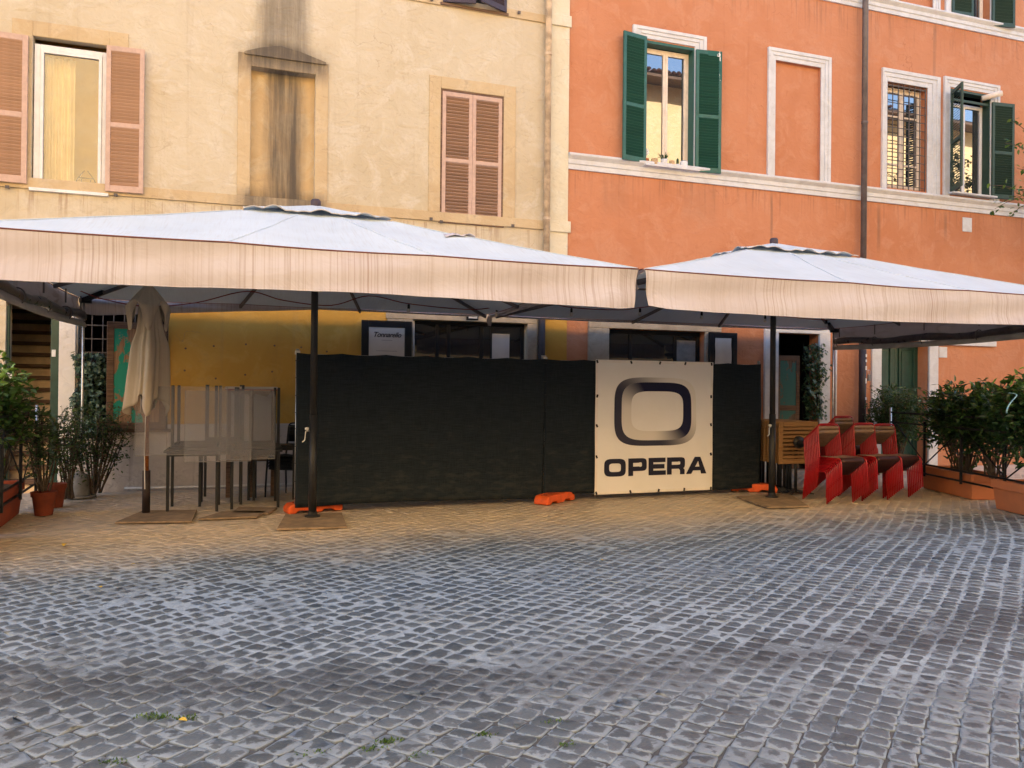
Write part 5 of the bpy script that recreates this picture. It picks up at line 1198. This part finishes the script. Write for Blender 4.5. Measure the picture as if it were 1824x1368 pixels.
# ================================================================== FOLDED TEAK TABLES
def make_teak(label, group):
    t = thing('folding_table', label, 'table', (0, 0, 0), group=group); w, h, zc = 0.70, 0.64, 0.79; z0 = zc-h/2
    fw = 0.075; d = 0.028
    for (a, b, c, e) in ((0, fw, z0, z0+h), (w-fw, w, z0, z0+h), (fw, w-fw, z0, z0+fw), (fw, w-fw, z0+h-fw, z0+h)):
        MB().box(a+.001, b-.001, 0, d, c+.001, e-.001).build('frame_board', 'teak', t, bevel=0.004)
    n_ = 8; ph = (h-2*fw)/n_
    sl = MB().box(fw+.002, w-fw-.002, 0.004, d-0.004, -ph/2+0.010, ph/2-0.010).mesh('slat', 'teak')
    for i in range(n_): link('slat', sl, t, (0, 0, z0+fw+(i+0.5)*ph))
    MB().tube([(w/2, 0.065, 0.03), (w/2, 0.065, 0.72)], 0.024, 10).build('column', 'pole_black', t, smooth=True)
    MB().box(w/2-0.12, w/2+0.12, d+.001, 0.085, 0.70, 0.76).build('hinge', 'pole_black', t, bevel=0.006)
    for a in (45, 135, 225, 315):
        q = R(a); MB().bar((w/2+0.02*math.cos(q), 0.09+0.02*math.sin(q), 0.05), (w/2+0.30*math.cos(q), 0.09+0.26*math.sin(q), 0.018), 0.035, 0.022).build('leg', 'pole_black', t, bevel=0.004)
    return t
pT = on_ground(1412, 884); tX, tY = 7.50, 9.72
tk = None
for k in range(11):
    lab = 'folded teak slat table at the front of its row, facing the street' if k == 0 else 'folded teak slat table upright in the row behind the front one'
    loc = (tX+random.uniform(-.015, .015)+0.012*k, tY+k*0.10, 0.012)
    if tk is None: tk = make_teak(lab, 'folded teak tables'); tk.location = loc
    else: dup(tk, loc, R(random.uniform(-1.5, 1.5)), lab, 'folded teak tables')
tk.rotation_euler = (0, 0, R(-2))
p = (tX+0.33, tY-0.03, 0.80)
m = MB().lathe([(0.001, 0), (0.08, 0.004), (0.095, 0.02), (0.09, 0.05), (0.001, 0.052)], 20); m.build('round_cap', 'pole_black', tk, (0.33, -0.001, 0.80), rot=(R(90), 0, 0), smooth=True)

# ================================================================== BLACK TABLES WITH ACRYLIC SCREENS
def black_table(label, loc, w, d, h, rz, group, flip=False):
    t = thing('metal_table', label, 'table', loc, rz, group); s = -1 if flip else 1
    def zz(z): return (h-z) if flip else z
    MB().box(0, w, 0, d, zz(h-0.03), zz(h)).build('tabletop', 'pole_black', t, bevel=0.004)
    for x in (0.03, w-0.065):
        for y in (0.03, d-0.065): MB().box(x, x+0.035, y, y+0.035, zz(0), zz(h-0.0305)).build('leg', 'pole_black', t, bevel=0.003, seg=1)
    m = MB()
    for y in (0.04, d-0.055): m.box(0.066, w-0.066, y, y+0.018, zz(h-0.031), zz(h-0.075))
    for x in (0.04, w-0.055): m.box(x, x+0.018, 0.066, d-0.066, zz(h-0.031), zz(h-0.075))
    m.build('apron', 'pole_black', t)
    return t
g1 = 'black metal tables left of the fence'
def gx(px, py): return on_ground(px, py)
a1 = gx(287, 917); a2 = gx(402, 912)
black_table('black metal table standing beside the beige parasol', (a1.x+0.02, 10.25, 0.012), 0.66, 0.66, 0.77, 0, g1)
black_table('black metal table standing near the fence end', (a1.x+0.76, 10.38, 0.012), 0.66, 0.66, 0.75, R(2), g1)
black_table('black metal table in the back row by the ochre wall', (a1.x+0.35, 11.15, 0.012), 0.7, 0.6, 0.76, R(-2), g1)
black_table('black metal table upside down on the one beside the parasol', (a1.x+0.06, 10.30, 0.785), 0.60, 0.6, 0.80, R(-3), g1, True)
black_table('black metal table upside down with legs up near the fence end', (a1.x+0.82, 10.45, 0.765), 0.60, 0.6, 0.80, R(4), g1, True)
black_table('black metal table pushed in behind the parasol side table', (a1.x+0.36, 10.72, 0.012), 0.6, 0.36, 0.74, R(3), g1)
black_table('black metal table against the serving cabinet', (a1.x+1.02, 11.08, 0.012), 0.62, 0.36, 0.76, R(-4), g1)
black_table('black metal table upside down over the back row', (a1.x+0.42, 11.2, 0.775), 0.55, 0.5, 0.82, R(5), g1, True)
# serving cabinet behind
q = on_y(405, 690, 11.75); q2 = on_y(491, 690, 11.75)
ct = thing('serving_cabinet', 'tall serving cabinet with pale top behind the acrylic sheets', 'cabinet', (q.x, 11.5, 0.012))
cw = q2.x-q.x; H_ = q.z
MB().box(-0.02, cw+0.02, -0.02, 0.47, H_-0.035, H_).build('top', 'paper', ct, bevel=0.005); MB().box(-0.022, cw+0.022, -0.022, 0.472, H_-0.05, H_-0.0355).build('top_edge', 'red_plastic', ct)
for x in (0, cw/2-0.03, cw-0.06): MB().box(x, x+0.06, 0, 0.06, 0, H_-0.051).build('post', 'wood_old', ct, bevel=0.004)
MB().box(0.0, cw, 0.05, 0.45, 0.5, 0.56).build('shelf', 'wood_old', ct); MB().box(0.02, cw-0.02, 0.40, 0.44, 0.56, H_-0.06).build('back_panel', 'paper', ct)
m = MB(); m.prism([(0.06, H_-0.06), (cw-0.06, H_-0.06), (cw-0.12, H_-0.14), (cw/2+0.05, H_-0.10), (cw/2, H_-0.20), (cw/2-0.05, H_-0.10), (0.12, H_-0.14)], lambda a, b, k: (a, 0.01 if k == 0 else 0.04, b)); m.build('carved_rail', 'wood_old', ct)
# acrylic sheets leaning on the tables
def sheet(label, px0, py0, px1, py1, y, lean, rz, corner=0.0):
    x0, x1, z0, z1 = rect(px0, py0, px1, py1, y); w, h = x1-x0, z1-z0
    t = thing('acrylic_sheet', label, 'acrylic sheet', (x0, y, z0), rz); t.rotation_euler = (R(-lean), 0, rz)
    m = MB(); r = corner; pts = [(0, 0), (w, 0)] + ([(w, h-r)] + [(w-r+r*math.cos(a), h-r+r*math.sin(a)) for a in [R(15*i) for i in range(7)]] + [(w-r, h)] if r else [(w, h)]) + [(0, h)]
    m.prism(pts, lambda a, b, k: (a, 0 if k == 0 else 0.005, b)); m.build('clear_panel', 'plexi', t)
    m = MB().box(0, w, -0.0015, -0.0005, -0.004, 0.004).box(0, 0.004, -0.0015, -0.0005, 0, h).box(w-0.004, w, -0.0015, -0.0005, 0, h-r); m.build('panel_edge', 'cement', t)
sheet('broad clear acrylic sheet standing on the table edge beside the parasol', 240, 688, 405, 810, 10.18, 4, 0)
sheet('clear acrylic sheet with a rounded upper corner near the fence', 392, 692, 491, 818, 10.26, 5, R(2), 0.09)
sheet('clear acrylic sheet overlapping between the two outer sheets', 328, 696, 448, 822, 10.13, 3, R(-2))
# water pipe along the foot of the wall
p0, p1 = on_y(222, 873, D-0.1), on_y(528, 870, D-0.1)
m = MB(); m.tube([(p0.x, D-0.12, 0.06), ((p0.x+p1.x)/2, D-0.13, 0.05), (p1.x+0.3, D-0.12, 0.055)], 0.014, 8); tag(m.build('wall_pipe', 'cord_white', None, smooth=True), 'thin white pipe along the foot of the ochre wall', 'pipe')

# ================================================================== CLOSED BEIGE PARASOL
b = on_ground(260, 918); ps = thing('closed_parasol', 'closed beige parasol on a varnished wooden pole in dark sleeve', 'parasol', (b.x, b.y, 0.036), R(20))
dz = lambda py: on_y(262, py, b.y).z-0.036
MB().tube([(0, 0, 0.0), (0, 0, dz(838))], 0.045, 14).build('sleeve', 'castiron', ps, smooth=True)
MB().tube([(0, 0, dz(845)), (0, 0, 2.70)], 0.027, 12).build('pole', 'wood_pole', ps, smooth=True)
zt_, zb_ = dz(520), dz(722)
def cloth(u, v):
    a = u*2*math.pi; z = zt_+(zb_-zt_)*v
    Rr = 0.075+0.085*min(1, v*2.2)+0.025*v - 0.02*math.exp(-((v-0.35)/0.1)**2)
    fold = 0.30*math.cos(4*a+0.6) + 0.13*math.cos(9*a+3*v+1) + 0.07*math.cos(15*a+v*5)
    rr = Rr*(1+fold*(0.25+0.75*v)); pt = 0.10*max(0, v-0.8)/0.2*(math.cos(4*a+0.6)) + 0.05*max(0, v-0.85)/0.15*math.cos(7*a)
    lean = 0.02*math.sin(3*v)
    return (rr*math.cos(a)+lean, rr*0.8*math.sin(a), z-pt-0.02*math.sin(a))
m = MB(); m.grid(cloth, 120, 34); m.build('canopy', 'beige_cloth', ps, smooth=True, solid=0.004)
zf0, zf1 = dz(508), dz(582)
def flap(u, v):
    a = u*2*math.pi; Rr = 0.04+(0.19*v/0.62 if v < 0.62 else 0.19-0.05*(v-0.62)/0.38); fold = 0.16*math.cos(4*a+0.6); rr = Rr*(1+fold*v*0.8)*(1+0.09*math.cos(11*a)*v)
    return (rr*math.cos(a), rr*0.75*math.sin(a), zf0+(zf1-zf0)*v*(0.75+0.35*math.cos(4*a+0.6)*v*v))
m = MB(); m.grid(flap, 96, 16); m.build('top_flap', 'beige_cloth', ps, smooth=True, solid=0.004)
MB().tube([(-0.02, -0.05, dz(700)), (-0.04, -0.055, dz(800)), (-0.03, -0.055, dz(870))], 0.006, 6).build('pull_cord', 'cord_white', ps)
# ================================================================== PLANTS
LEAF_T = np.array([[0,0,0],[-.24,.30,.05],[.24,.30,.05],[0,.32,-.02],[-.20,.68,.02],[.20,.68,.02],[0,.70,-.05],[0,1.0,-.12]])
LEAF_F = [(0,3,1),(0,2,3),(1,3,6,4),(3,2,5,6),(4,6,7),(6,5,7)]
IVY_T = np.array([[0,0,0],[-.42,.18,.04],[.42,.18,.04],[-.22,.45,.02],[.22,.45,.02],[-.50,.62,-.04],[.50,.62,-.04],[-.18,.70,.0],[.18,.70,.0],[0,1.05,-.08],[0,.45,-.06]])
IVY_F = [(0,10,3,1),(0,2,4,10),(3,5,7,10),(4,10,8,6),(7,9,10),(10,9,8)]
def frames(dirs, roll):
    d = dirs/np.linalg.norm(dirs, axis=1, keepdims=True); up = np.tile([0,0,1.0], (len(d), 1)); up[np.abs(d[:,2]) > .95] = [0,1,0]
    x = np.cross(d, up); x /= np.linalg.norm(x, axis=1, keepdims=True); z = np.cross(x, d)
    c, s = np.cos(roll)[:,None], np.sin(roll)[:,None]; return x*c+z*s, d, z*c-x*s
def leaf_mass(name, mat, parent, P, dirs, size, tone, T=LEAF_T, F=LEAF_F):
    n = len(P); x, y, z = frames(dirs, rng.normal(0, .5, n)); k = len(T)
    V = P[:,None,:] + size[:,None,None]*(T[None,:,0:1]*x[:,None,:] + T[None,:,1:2]*y[:,None,:] + T[None,:,2:3]*z[:,None,:])
    V = V.reshape(-1, 3); fs = [tuple(i+q*k for i in f) for q in range(n) for f in F]
    me = bpy.data.meshes.new(name); me.from_pydata(V.tolist(), [], fs); me.materials.append(M[mat])
    at = me.attributes.new('tone', 'FLOAT', 'POINT'); at.data.foreach_set('value', np.repeat(np.clip(tone, 0, 1), k).astype(np.float32))
    o = bpy.data.objects.new(name, me); COL.objects.link(o); o.parent = parent; o['kind'] = 'stuff'; return o
_leafme = {}
def single_leaves(parent, mat, P, dirs, size, T=LEAF_T, F=LEAF_F):
    key = (mat, len(T))
    if key not in _leafme:
        me = bpy.data.meshes.new('leaf'); me.from_pydata(T.tolist(), [], F); me.materials.append(M[mat]); _leafme[key] = me
    x, y, z = frames(dirs, rng.normal(0, .5, len(P)))
    for i in range(len(P)):
        o = bpy.data.objects.new('leaf', _leafme[key]); COL.objects.link(o); o.parent = parent
        s = float(size[i]); mt = Matrix((x[i]*s, y[i]*s, z[i]*s)).transposed().to_4x4(); mt.translation = Vector(P[i]); o.matrix_local = mt

def shrub(label, loc, H, rx, ry, z0, nst, nleaf, size, mat, single_mat=None, nsingle=0, name='shrub', cat='shrub', dens=1.6, T=LEAF_T, F=LEAF_F, yaw=0.0, droop=0.2, stem_mat='bark', vol=0.0, zmid=0.5):
    """loc on the ground; stems start at z0, foliage between z0 and H inside an uneven ellipse"""
    t = thing(name, label, cat, loc, yaw); m = MB(); tips = []; segs = []
    for i in range(nst):
        a = rng.uniform(0, 6.28); r0 = 0.25*rng.random(); p = Vector((r0*rx*math.cos(a), r0*ry*math.sin(a), z0)); a2 = a+rng.normal(0, .7); r1 = rng.uniform(.35, 1.0)
        q = Vector((r1*rx*math.cos(a2), r1*ry*math.sin(a2), z0+(H-z0)*rng.uniform(.75, 1.0)*(1-0.22*r1**3)))
        mid = (p+q)/2+Vector((rng.normal(0, .06), rng.normal(0, .06), 0.05)); pts = [p*(1-f)**2+mid*2*f*(1-f)+q*f*f for f in np.linspace(0, 1, 7)]
        m.tube(pts, [0.012*(1-0.8*k/6)+.002 for k in range(7)], 5); segs.append(pts)
        for k in range(3, 7):
            for _ in range(2):
                b = pts[k]; e = b+Vector((rng.normal(0, .13), rng.normal(0, .13), abs(rng.normal(.06, .08)))); m.tube([b, e], [.004, .0015], 4, caps=False); segs.append([b, e]); tips.append(e)
    m.build('stems', stem_mat, t)
    P = []; Dv = []; tone = []
    for i in range(int(nleaf*vol)):                # leaves filling the body of the bush, not only along the drawn stems
        u = rng.normal(0, 1, 3); u /= np.linalg.norm(u); rr = rng.uniform(.35, 1.06)*(1+0.10*math.sin(4*u[0]+3*u[2])); hz_ = (H-z0)*(1-zmid)
        b = Vector((u[0]*rx*rr, u[1]*ry*rr, z0+(H-z0)*(zmid+(1-zmid)*0.5)+u[2]*hz_*0.5*rr)); d = Vector((u[0]+rng.normal(0, .6), u[1]+rng.normal(0, .6), rng.normal(.35, .6)-droop)); d.normalize()
        P.append(b); Dv.append(d); tone.append(rng.beta(1.5, 2.3)*0.75+0.55*max(0, u[2])*rng.random())
    for i in range(nleaf-int(nleaf*vol)):
        s = segs[rng.integers(len(segs))]; f = rng.random()**(1/dens); idx = f*(len(s)-1); k = min(int(idx), len(s)-2); b = s[k]+(s[k+1]-s[k])*(idx-k)
        d = Vector((rng.normal(0, 1), rng.normal(0, 1), rng.normal(.35, .6)-droop)); d.normalize(); P.append(b+d*0.01+Vector(rng.normal(0, .012, 3))); Dv.append(d)
        hgt = (b.z-z0)/(H-z0); tone.append(rng.beta(1.6, 2.2)*0.75+0.45*max(0, hgt-.72)/.28*rng.random()*0.9)
    P = np.array(P); Dv = np.array(Dv); tone = np.array(tone); sz = rng.uniform(.7, 1.2, len(P))*size
    if nsingle:
        order = np.argsort(-(P[:,2]+rng.normal(0, .15, len(P)))); sel, rest = order[:nsingle], order[nsingle:]
        single_leaves(t, single_mat, P[sel], Dv[sel], sz[sel]*1.1, T, F)
    else: rest = np.arange(len(P))
    leaf_mass('foliage', mat, t, P[rest], Dv[rest], sz[rest], tone[rest], T, F)
    return t

def planter(name, label, c, L, W, H, rz, mat='terracotta'):
    t = thing(name, label, 'planter', (c.x, c.y, 0.012), rz); tp = 0.03
    m = MB(); m.add([(-L/2+tp,-W/2+tp,0),(L/2-tp,-W/2+tp,0),(L/2-tp,W/2-tp,0),(-L/2+tp,W/2-tp,0),(-L/2,-W/2,H*.72),(L/2,-W/2,H*.72),(L/2,W/2,H*.72),(-L/2,W/2,H*.72)], [(3,2,1,0),(0,1,5,4),(1,2,6,5),(2,3,7,6),(3,0,4,7),(4,5,6,7)]); m.build('body', mat, t, bevel=0.008)
    m = MB(); e = 0.02
    for (a, b, c_, d) in ((-L/2-e, L/2+e, -W/2-e, -W/2+.03), (-L/2-e, L/2+e, W/2-.03, W/2+e), (-L/2-e, -L/2+.03, -W/2+.03, W/2-.03), (L/2-.03, L/2+e, -W/2+.03, W/2-.03)): m.box(a, b, c_, d, H*.722, H)
    m.build('rim', mat, t, bevel=0.006); MB().box(-L/2+.031, L/2-.031, -W/2+.031, W/2-.031, H*.74, H*.9).build('soil', 'soil', t)
    return t

# right-hand side: planters, laurels, railing
A = on_ground(1640, 870); B = on_ground(1730, 892); dA = (B-A).normalized(); nA = Vector((-dA.y, dA.x, 0))    # nA points away from the terrace
if nA.x < 0: nA = -nA
rzA = math.atan2(dA.y, dA.x); L1 = (B-A).length
c1 = A+dA*(L1/2)+nA*0.25; B2 = on_ground(1768, 907); c2 = B2+dA*0.75+nA*0.25
planter('planter_box', 'terracotta planter box next to the red chair stacks', c1, L1, 0.5, 0.37, rzA)
planter('planter_box', 'terracotta planter box further out towards the street than the other', c2, 1.5, 0.5, 0.40, rzA)
shrub('glossy laurel shrub in the planter next to the red chairs', (c1.x, c1.y, 0.012), 1.70, 1.02, 0.46, 0.34, 30, 4200, 0.098, 'leaf_laurel', 'leaf_laurel_big', 150, 'laurel_shrub', yaw=rzA, vol=0.55, zmid=0.18)
shrub('taller laurel shrub in the planter towards the street', (c2.x, c2.y, 0.012), 1.86, 1.05, 0.48, 0.37, 32, 4600, 0.102, 'leaf_laurel', 'leaf_laurel_big', 170, 'laurel_shrub', yaw=rzA, vol=0.55, zmid=0.15)
c12 = c1+dA*(L1/2+0.15)
shrub('laurel shrub filling the gap between the two planted boxes', (c12.x, c12.y, 0.012), 1.66, 0.75, 0.42, 0.34, 22, 2600, 0.098, 'leaf_laurel', 'leaf_laurel_big', 90, 'laurel_shrub', yaw=rzA, vol=0.55, zmid=0.2)
def ribbon(c):
    m = MB(); m.grid(lambda u, v: (0.10*math.sin(u*5), 0.03*math.cos(u*4)+0.02*v, -0.26*u+0.08*math.sin(u*3)), 14, 2); return tag(m.build('plastic_ribbon', 'teal_plastic', None, c, smooth=True, solid=0.004), 'pale blue plastic ribbon caught in the laurel leaves', 'ribbon')
rb = on_y(1795, 700, c2.y+0.1); ribbon((rb.x-0.12, rb.y-0.15, rb.z))

def railing(label, P0, P1, nb, rails=(1.22, 1.05, 0.42, 0.27)):
    d = P1-P0; L = d.length; rz = math.atan2(d.y, d.x); t = thing('iron_railing', label, 'railing', (P0.x, P0.y, 0.012), rz)
    for k in range(nb+1): MB().box(L*k/nb-.016, L*k/nb+.016, -.016, .016, 0.0 if k in (0, nb) else 0.22, 1.10).build('post', 'iron_dark', t, bevel=0.003, seg=1)
    for z in rails: MB().box(-.03, L+.03, -.0225-.012, -.0225, z-.014, z+.014).build('rail', 'iron_dark', t)
    for k in range(nb):
        a, b = L*k/nb, L*(k+1)/nb; 
        if k % 2 == 0: MB().bar((a, .022, 1.05), (b, .022, .42), .010, .018).build('brace', 'iron_dark', t)
        else: MB().bar((a, .022, .42), (b, .022, 1.05), .010, .018).build('brace', 'iron_dark', t)
    m = MB().tube([(-.07, -.01, 0), (-.07, -.01, 1.30)], .018, 8); m.build('end_pole', 'steel', t, smooth=True)
    return t
railing('black iron railing in front of the laurel planters', A-dA*0.72-nA*0.10, A+dA*4.3-nA*0.10, 5)
pL0, pL1 = Vector((-2.66, 11.35, 0)), Vector((-2.34, 7.3, 0))
railing('black iron railing before the leafy shrub by the stair doorway', pL0, pL1, 4)
# left-hand side
dl_ = (pL1-pL0).normalized(); nl_ = Vector((-abs(dl_.y), -abs(dl_.x)*1, 0)); rzl = math.atan2(dl_.y, dl_.x)
c3 = pL0+dl_*1.3+Vector((-0.26, 0, 0)); c4 = pL0+dl_*2.9+Vector((-0.26, 0, 0))
planter('planter_box', 'dark red planter box behind the railing by the stair doorway', c3, 1.4, 0.42, 0.40, rzl, 'terracotta_red')
planter('planter_box', 'dark red planter box behind the railing, streetward of its neighbour', c4, 1.4, 0.42, 0.40, rzl, 'terracotta_red')
shrub('bright green leafy shrub beside the stair doorway', (c3.x+0.02, c3.y, 0.012), 1.78, 0.62, 0.36, 0.37, 24, 2000, 0.10, 'leaf_lime', 'leaf_lime_big', 140, 'leafy_shrub', yaw=rzl, vol=0.45, zmid=0.45)
shrub('dark leafy shrub at the street end of the left railing', (c4.x, c4.y, 0.012), 1.45, 0.62, 0.34, 0.37, 16, 1500, 0.09, 'leaf_laurel', yaw=rzl, vol=0.5, zmid=0.3, name='leafy_shrub')
def pot(label, px, py, r, h, mat='terracotta_dark'):
    p = on_ground(px, py, 0.012); t = thing('flower_pot', label, 'flower pot', (p.x, p.y, 0.012))
    MB().lathe([(r*.68, 0), (r*.9, h*.8), (r, h*.8), (r*1.02, h), (r*.9, h), (r*.86, h*.9)], 22).build('pot', mat, t, smooth=False); MB().lathe([(r*.88, h*.86), (r*.4, h*.9), (0.001, h*.9)], 16).build('soil', 'soil', t); return t, p
_, pp = pot('round red clay pot at the foot of the left railing', 78, 917, 0.14, 0.28)
_, p2 = pot('smaller red clay pot tucked behind the railing end', 98, 903, 0.13, 0.30)
shrub('low dark bush in the round clay pot', (pp.x, pp.y, 0.3), 0.95, 0.26, 0.24, 0.0, 10, 1000, 0.055, 'leaf_small', name='potted_bush', vol=0.5, zmid=0.1)
shrub('thin twiggy climber growing round the corner pole', (-2.12, 12.05, 0.012), 1.25, 0.42, 0.22, 0.05, 20, 2600, 0.045, 'leaf_small', name='climber', cat='climber', dens=1.0, vol=0.4, zmid=0.1)
shrub('sparse bush between the clay pots and the white pier', (p2.x+0.1, p2.y+0.35, 0.012), 1.15, 0.30, 0.25, 0.05, 12, 1200, 0.05, 'leaf_small', name='bush', cat='bush', dens=1.0, vol=0.4, zmid=0.1)
p = on_ground(141, 886, 0.012); t = thing('plastic_canister', 'grey plastic canister on a round saucer by the steel pole', 'canister', (p.x, p.y, 0.012))
MB().lathe([(.19, 0), (.21, .02), (.20, .035), (.17, .02)], 22).build('saucer', 'cement', t, smooth=True); MB().lathe([(.13, .022), (.135, .05), (.135, .27), (.10, .32), (.05, .34), (.05, .36)], 22).build('body', 'cement', t, smooth=True)
# ivy on the grille
def ivy(label, r, y, n, size, mat='leaf_ivy', thick=0.16, taper=0.0):
    x0, x1, z0, z1 = r; t = thing('ivy', label, 'ivy', ((x0+x1)/2, y, z0)); w, h = x1-x0, z1-z0; m = MB()
    for i in range(12):
        x = rng.uniform(-w*.45, w*.45); pts = [Vector((x+0.05*math.sin(k+i), rng.normal(0, .02), h*(1-k/8))) for k in range(9)]; m.tube(pts, 0.005, 4)
    m.build('stems', 'bark', t)
    P = np.zeros((n, 3)); P[:,2] = rng.random(n)*h; ww = 1-0.35*np.abs(np.sin(P[:,2]*5.1+1))*0.6
    P[:,0] = rng.uniform(-.5, .5, n)*w*ww + 0.04*np.sin(P[:,2]*9); P[:,1] = -np.abs(rng.normal(0, thick*.6, n))
    Dv = np.stack([rng.normal(0, .6, n), rng.normal(-.6, .4, n), rng.normal(-.7, .5, n)], 1)
    tone = np.clip(rng.beta(1.5, 2, n)*.8 + .35*(P[:,1] < -thick*.5), 0, 1); sz = rng.uniform(.6, 1.2, n)*size
    o = np.argsort(P[:,1])[:90]; rest = np.setdiff1d(np.arange(n), o)
    single_leaves(t, 'leaf_ivy_big', P[o], Dv[o], sz[o]*1.1, IVY_T, IVY_F)
    leaf_mass('foliage', mat, t, P[rest], Dv[rest], sz[rest], tone[rest], IVY_T, IVY_F)
M['leaf_ivy_big'] = leafmat_obj('ivy_leaf_single', (0.055, 0.10, 0.065), (0.20, 0.28, 0.20))
ivy('pale green ivy climbing the barred window left of the turquoise leaf', rect(134, 628, 196, 775), D-0.06, 900, 0.075)
ivy('dark ivy hanging in the stone-framed opening with the faded turquoise leaf', rect(1424, 612, 1464, 745), D-0.02, 700, 0.07, 'leaf_small')
# clipped round bush by the green door
p = on_y(1594, 760, 11.85)
t = shrub('round small-leaved bush in front of the green street door', (p.x, 11.85, 0.012), 1.66, 0.52, 0.48, 0.30, 30, 6500, 0.06, 'leaf_small', name='round_bush', cat='bush', dens=1.3, vol=0.8, zmid=0.15)
t2 = thing('flower_pot', 'clay pot holding the round bush by the green door', 'flower pot', (p.x, 11.85, 0.012)); MB().lathe([(.15, 0), (.2, .28), (.22, .28), (.22, .34), (.19, .34)], 20).build('pot', 'terracotta', t2); MB().lathe([(.19, .31), (.001, .315)], 16).build('soil', 'soil', t2)
# street tree just outside the frame, reaching in with a few twigs
tr = thing('street_tree', 'slender tree whose leafy twigs reach across the right green window', 'tree', (15.9, 11.2, 0.0))
m = MB(); m.tube([(0, 0, 0), (.03, .02, 2.2), (-.02, 0, 4.2), (-.10, 0, 5.6), (0.05, .05, 7.4)], [.11, .09, .075, .055, .02], 10); m.build('trunk', 'bark', t if False else tr, smooth=True)
segs = []; m = MB()
def limb(a, b, c, r): 
    pts = [Vector(a)*(1-f)**2+Vector(b)*2*f*(1-f)+Vector(c)*f*f for f in np.linspace(0, 1, 9)]; m.tube(pts, [r*(1-.85*k/8)+.002 for k in range(9)], 6); segs.append(pts)
for px, py, bx, bz in ((1762, 330, .5, .5), (1790, 255, .4, .6), (1803, 215, .3, .5), (1800, 385, .7, .9), (1772, 372, .6, .8), (1812, 300, .3, .3)):
    e = on_y(px, py, 11.1)-Vector((15.9, 11.2, 0)); s0 = Vector((-.08, 0, 4.9 if py > 320 else 5.4)); limb(s0, (s0+e)/2+Vector((0, 0, bz)), e, .014)
for i in range(14):
    a = rng.uniform(-1.2, 2.2); s0 = Vector((-.05, 0, rng.uniform(4.6, 7))); e = s0+Vector((rng.uniform(0.2, 1.1)*math.cos(a), rng.uniform(.3, .9)*math.sin(a), rng.uniform(.2, 1.0))); limb(s0, (s0+e)/2+Vector((0, 0, .2)), e, .02)
m.build('branches', 'bark', tr)
P = []; Dv = []
for i, s in enumerate(segs):
    for k in range(26 if i < 6 else 120):
        f = rng.uniform(.45 if i < 6 else .3, 1); idx = f*(len(s)-1); q = min(int(idx), len(s)-2); b_ = s[q]+(s[q+1]-s[q])*(idx-q); P.append(b_+Vector(rng.normal(0, .05 if i < 6 else .13, 3))); Dv.append((rng.normal(0, 1), rng.normal(0, 1), rng.normal(.1, .6)))
P = np.array(P); Dv = np.array(Dv); n_ = len(P); single_leaves(tr, 'leaf_laurel_big', P[:156:2], Dv[:156:2], rng.uniform(.08, .13, 78)); rest = np.r_[np.arange(1, 156, 2), np.arange(156, n_)]
leaf_mass('crown', 'leaf_lime', tr, P[rest], Dv[rest], rng.uniform(.08, .13, len(rest)), rng.random(len(rest)))

# moss in the joints, fallen leaves
P = []; 
for px, py, n_ in ((282, 1281, 26), (330, 1283, 22), (262, 1280, 14), (690, 1325, 30), (662, 1338, 16), (862, 1312, 18), (992, 1288, 10), (745, 1350, 12), (200, 1362, 20), (1010, 1330, 8), (560, 1345, 10)):
    c = on_ground(px, py)
    for i in range(n_*3): P.append((c.x+rng.normal(0, .030), c.y+rng.normal(0, .014), .006))
P = np.array(P); n_ = len(P); leaf_mass('moss', 'moss', None, P, np.stack([rng.normal(0, .5, n_), rng.normal(0, .5, n_), np.full(n_, .7)], 1), rng.uniform(.008, .02, n_), rng.random(n_))
for px, py, s, lab in ((120, 972, .10, 'yellow fallen leaf on the sandy paving by the left railing'), (318, 1288, .045, 'small yellow leaf beside the moss tuft'), (180, 1051, .06, 'dry yellow leaf on the cobbles below the left planters'), (1070, 1000, .03, 'tiny yellow leaf out in the cobbles'), (243, 1008, .05, 'curled brown-yellow leaf below the beige parasol')):
    c = on_ground(px, py); me = bpy.data.meshes.new('fallen_leaf'); me.from_pydata((LEAF_T*s*np.array([1.3, 1, 1.6])).tolist(), [], LEAF_F); me.materials.append(M['leaf_yellow'])
    o = bpy.data.objects.new('fallen_leaf', me); COL.objects.link(o); o.location = (c.x, c.y, .014+s*.1); o.rotation_euler = (.1, .15, rng.uniform(0, 6)); tag(o, lab, 'leaf')
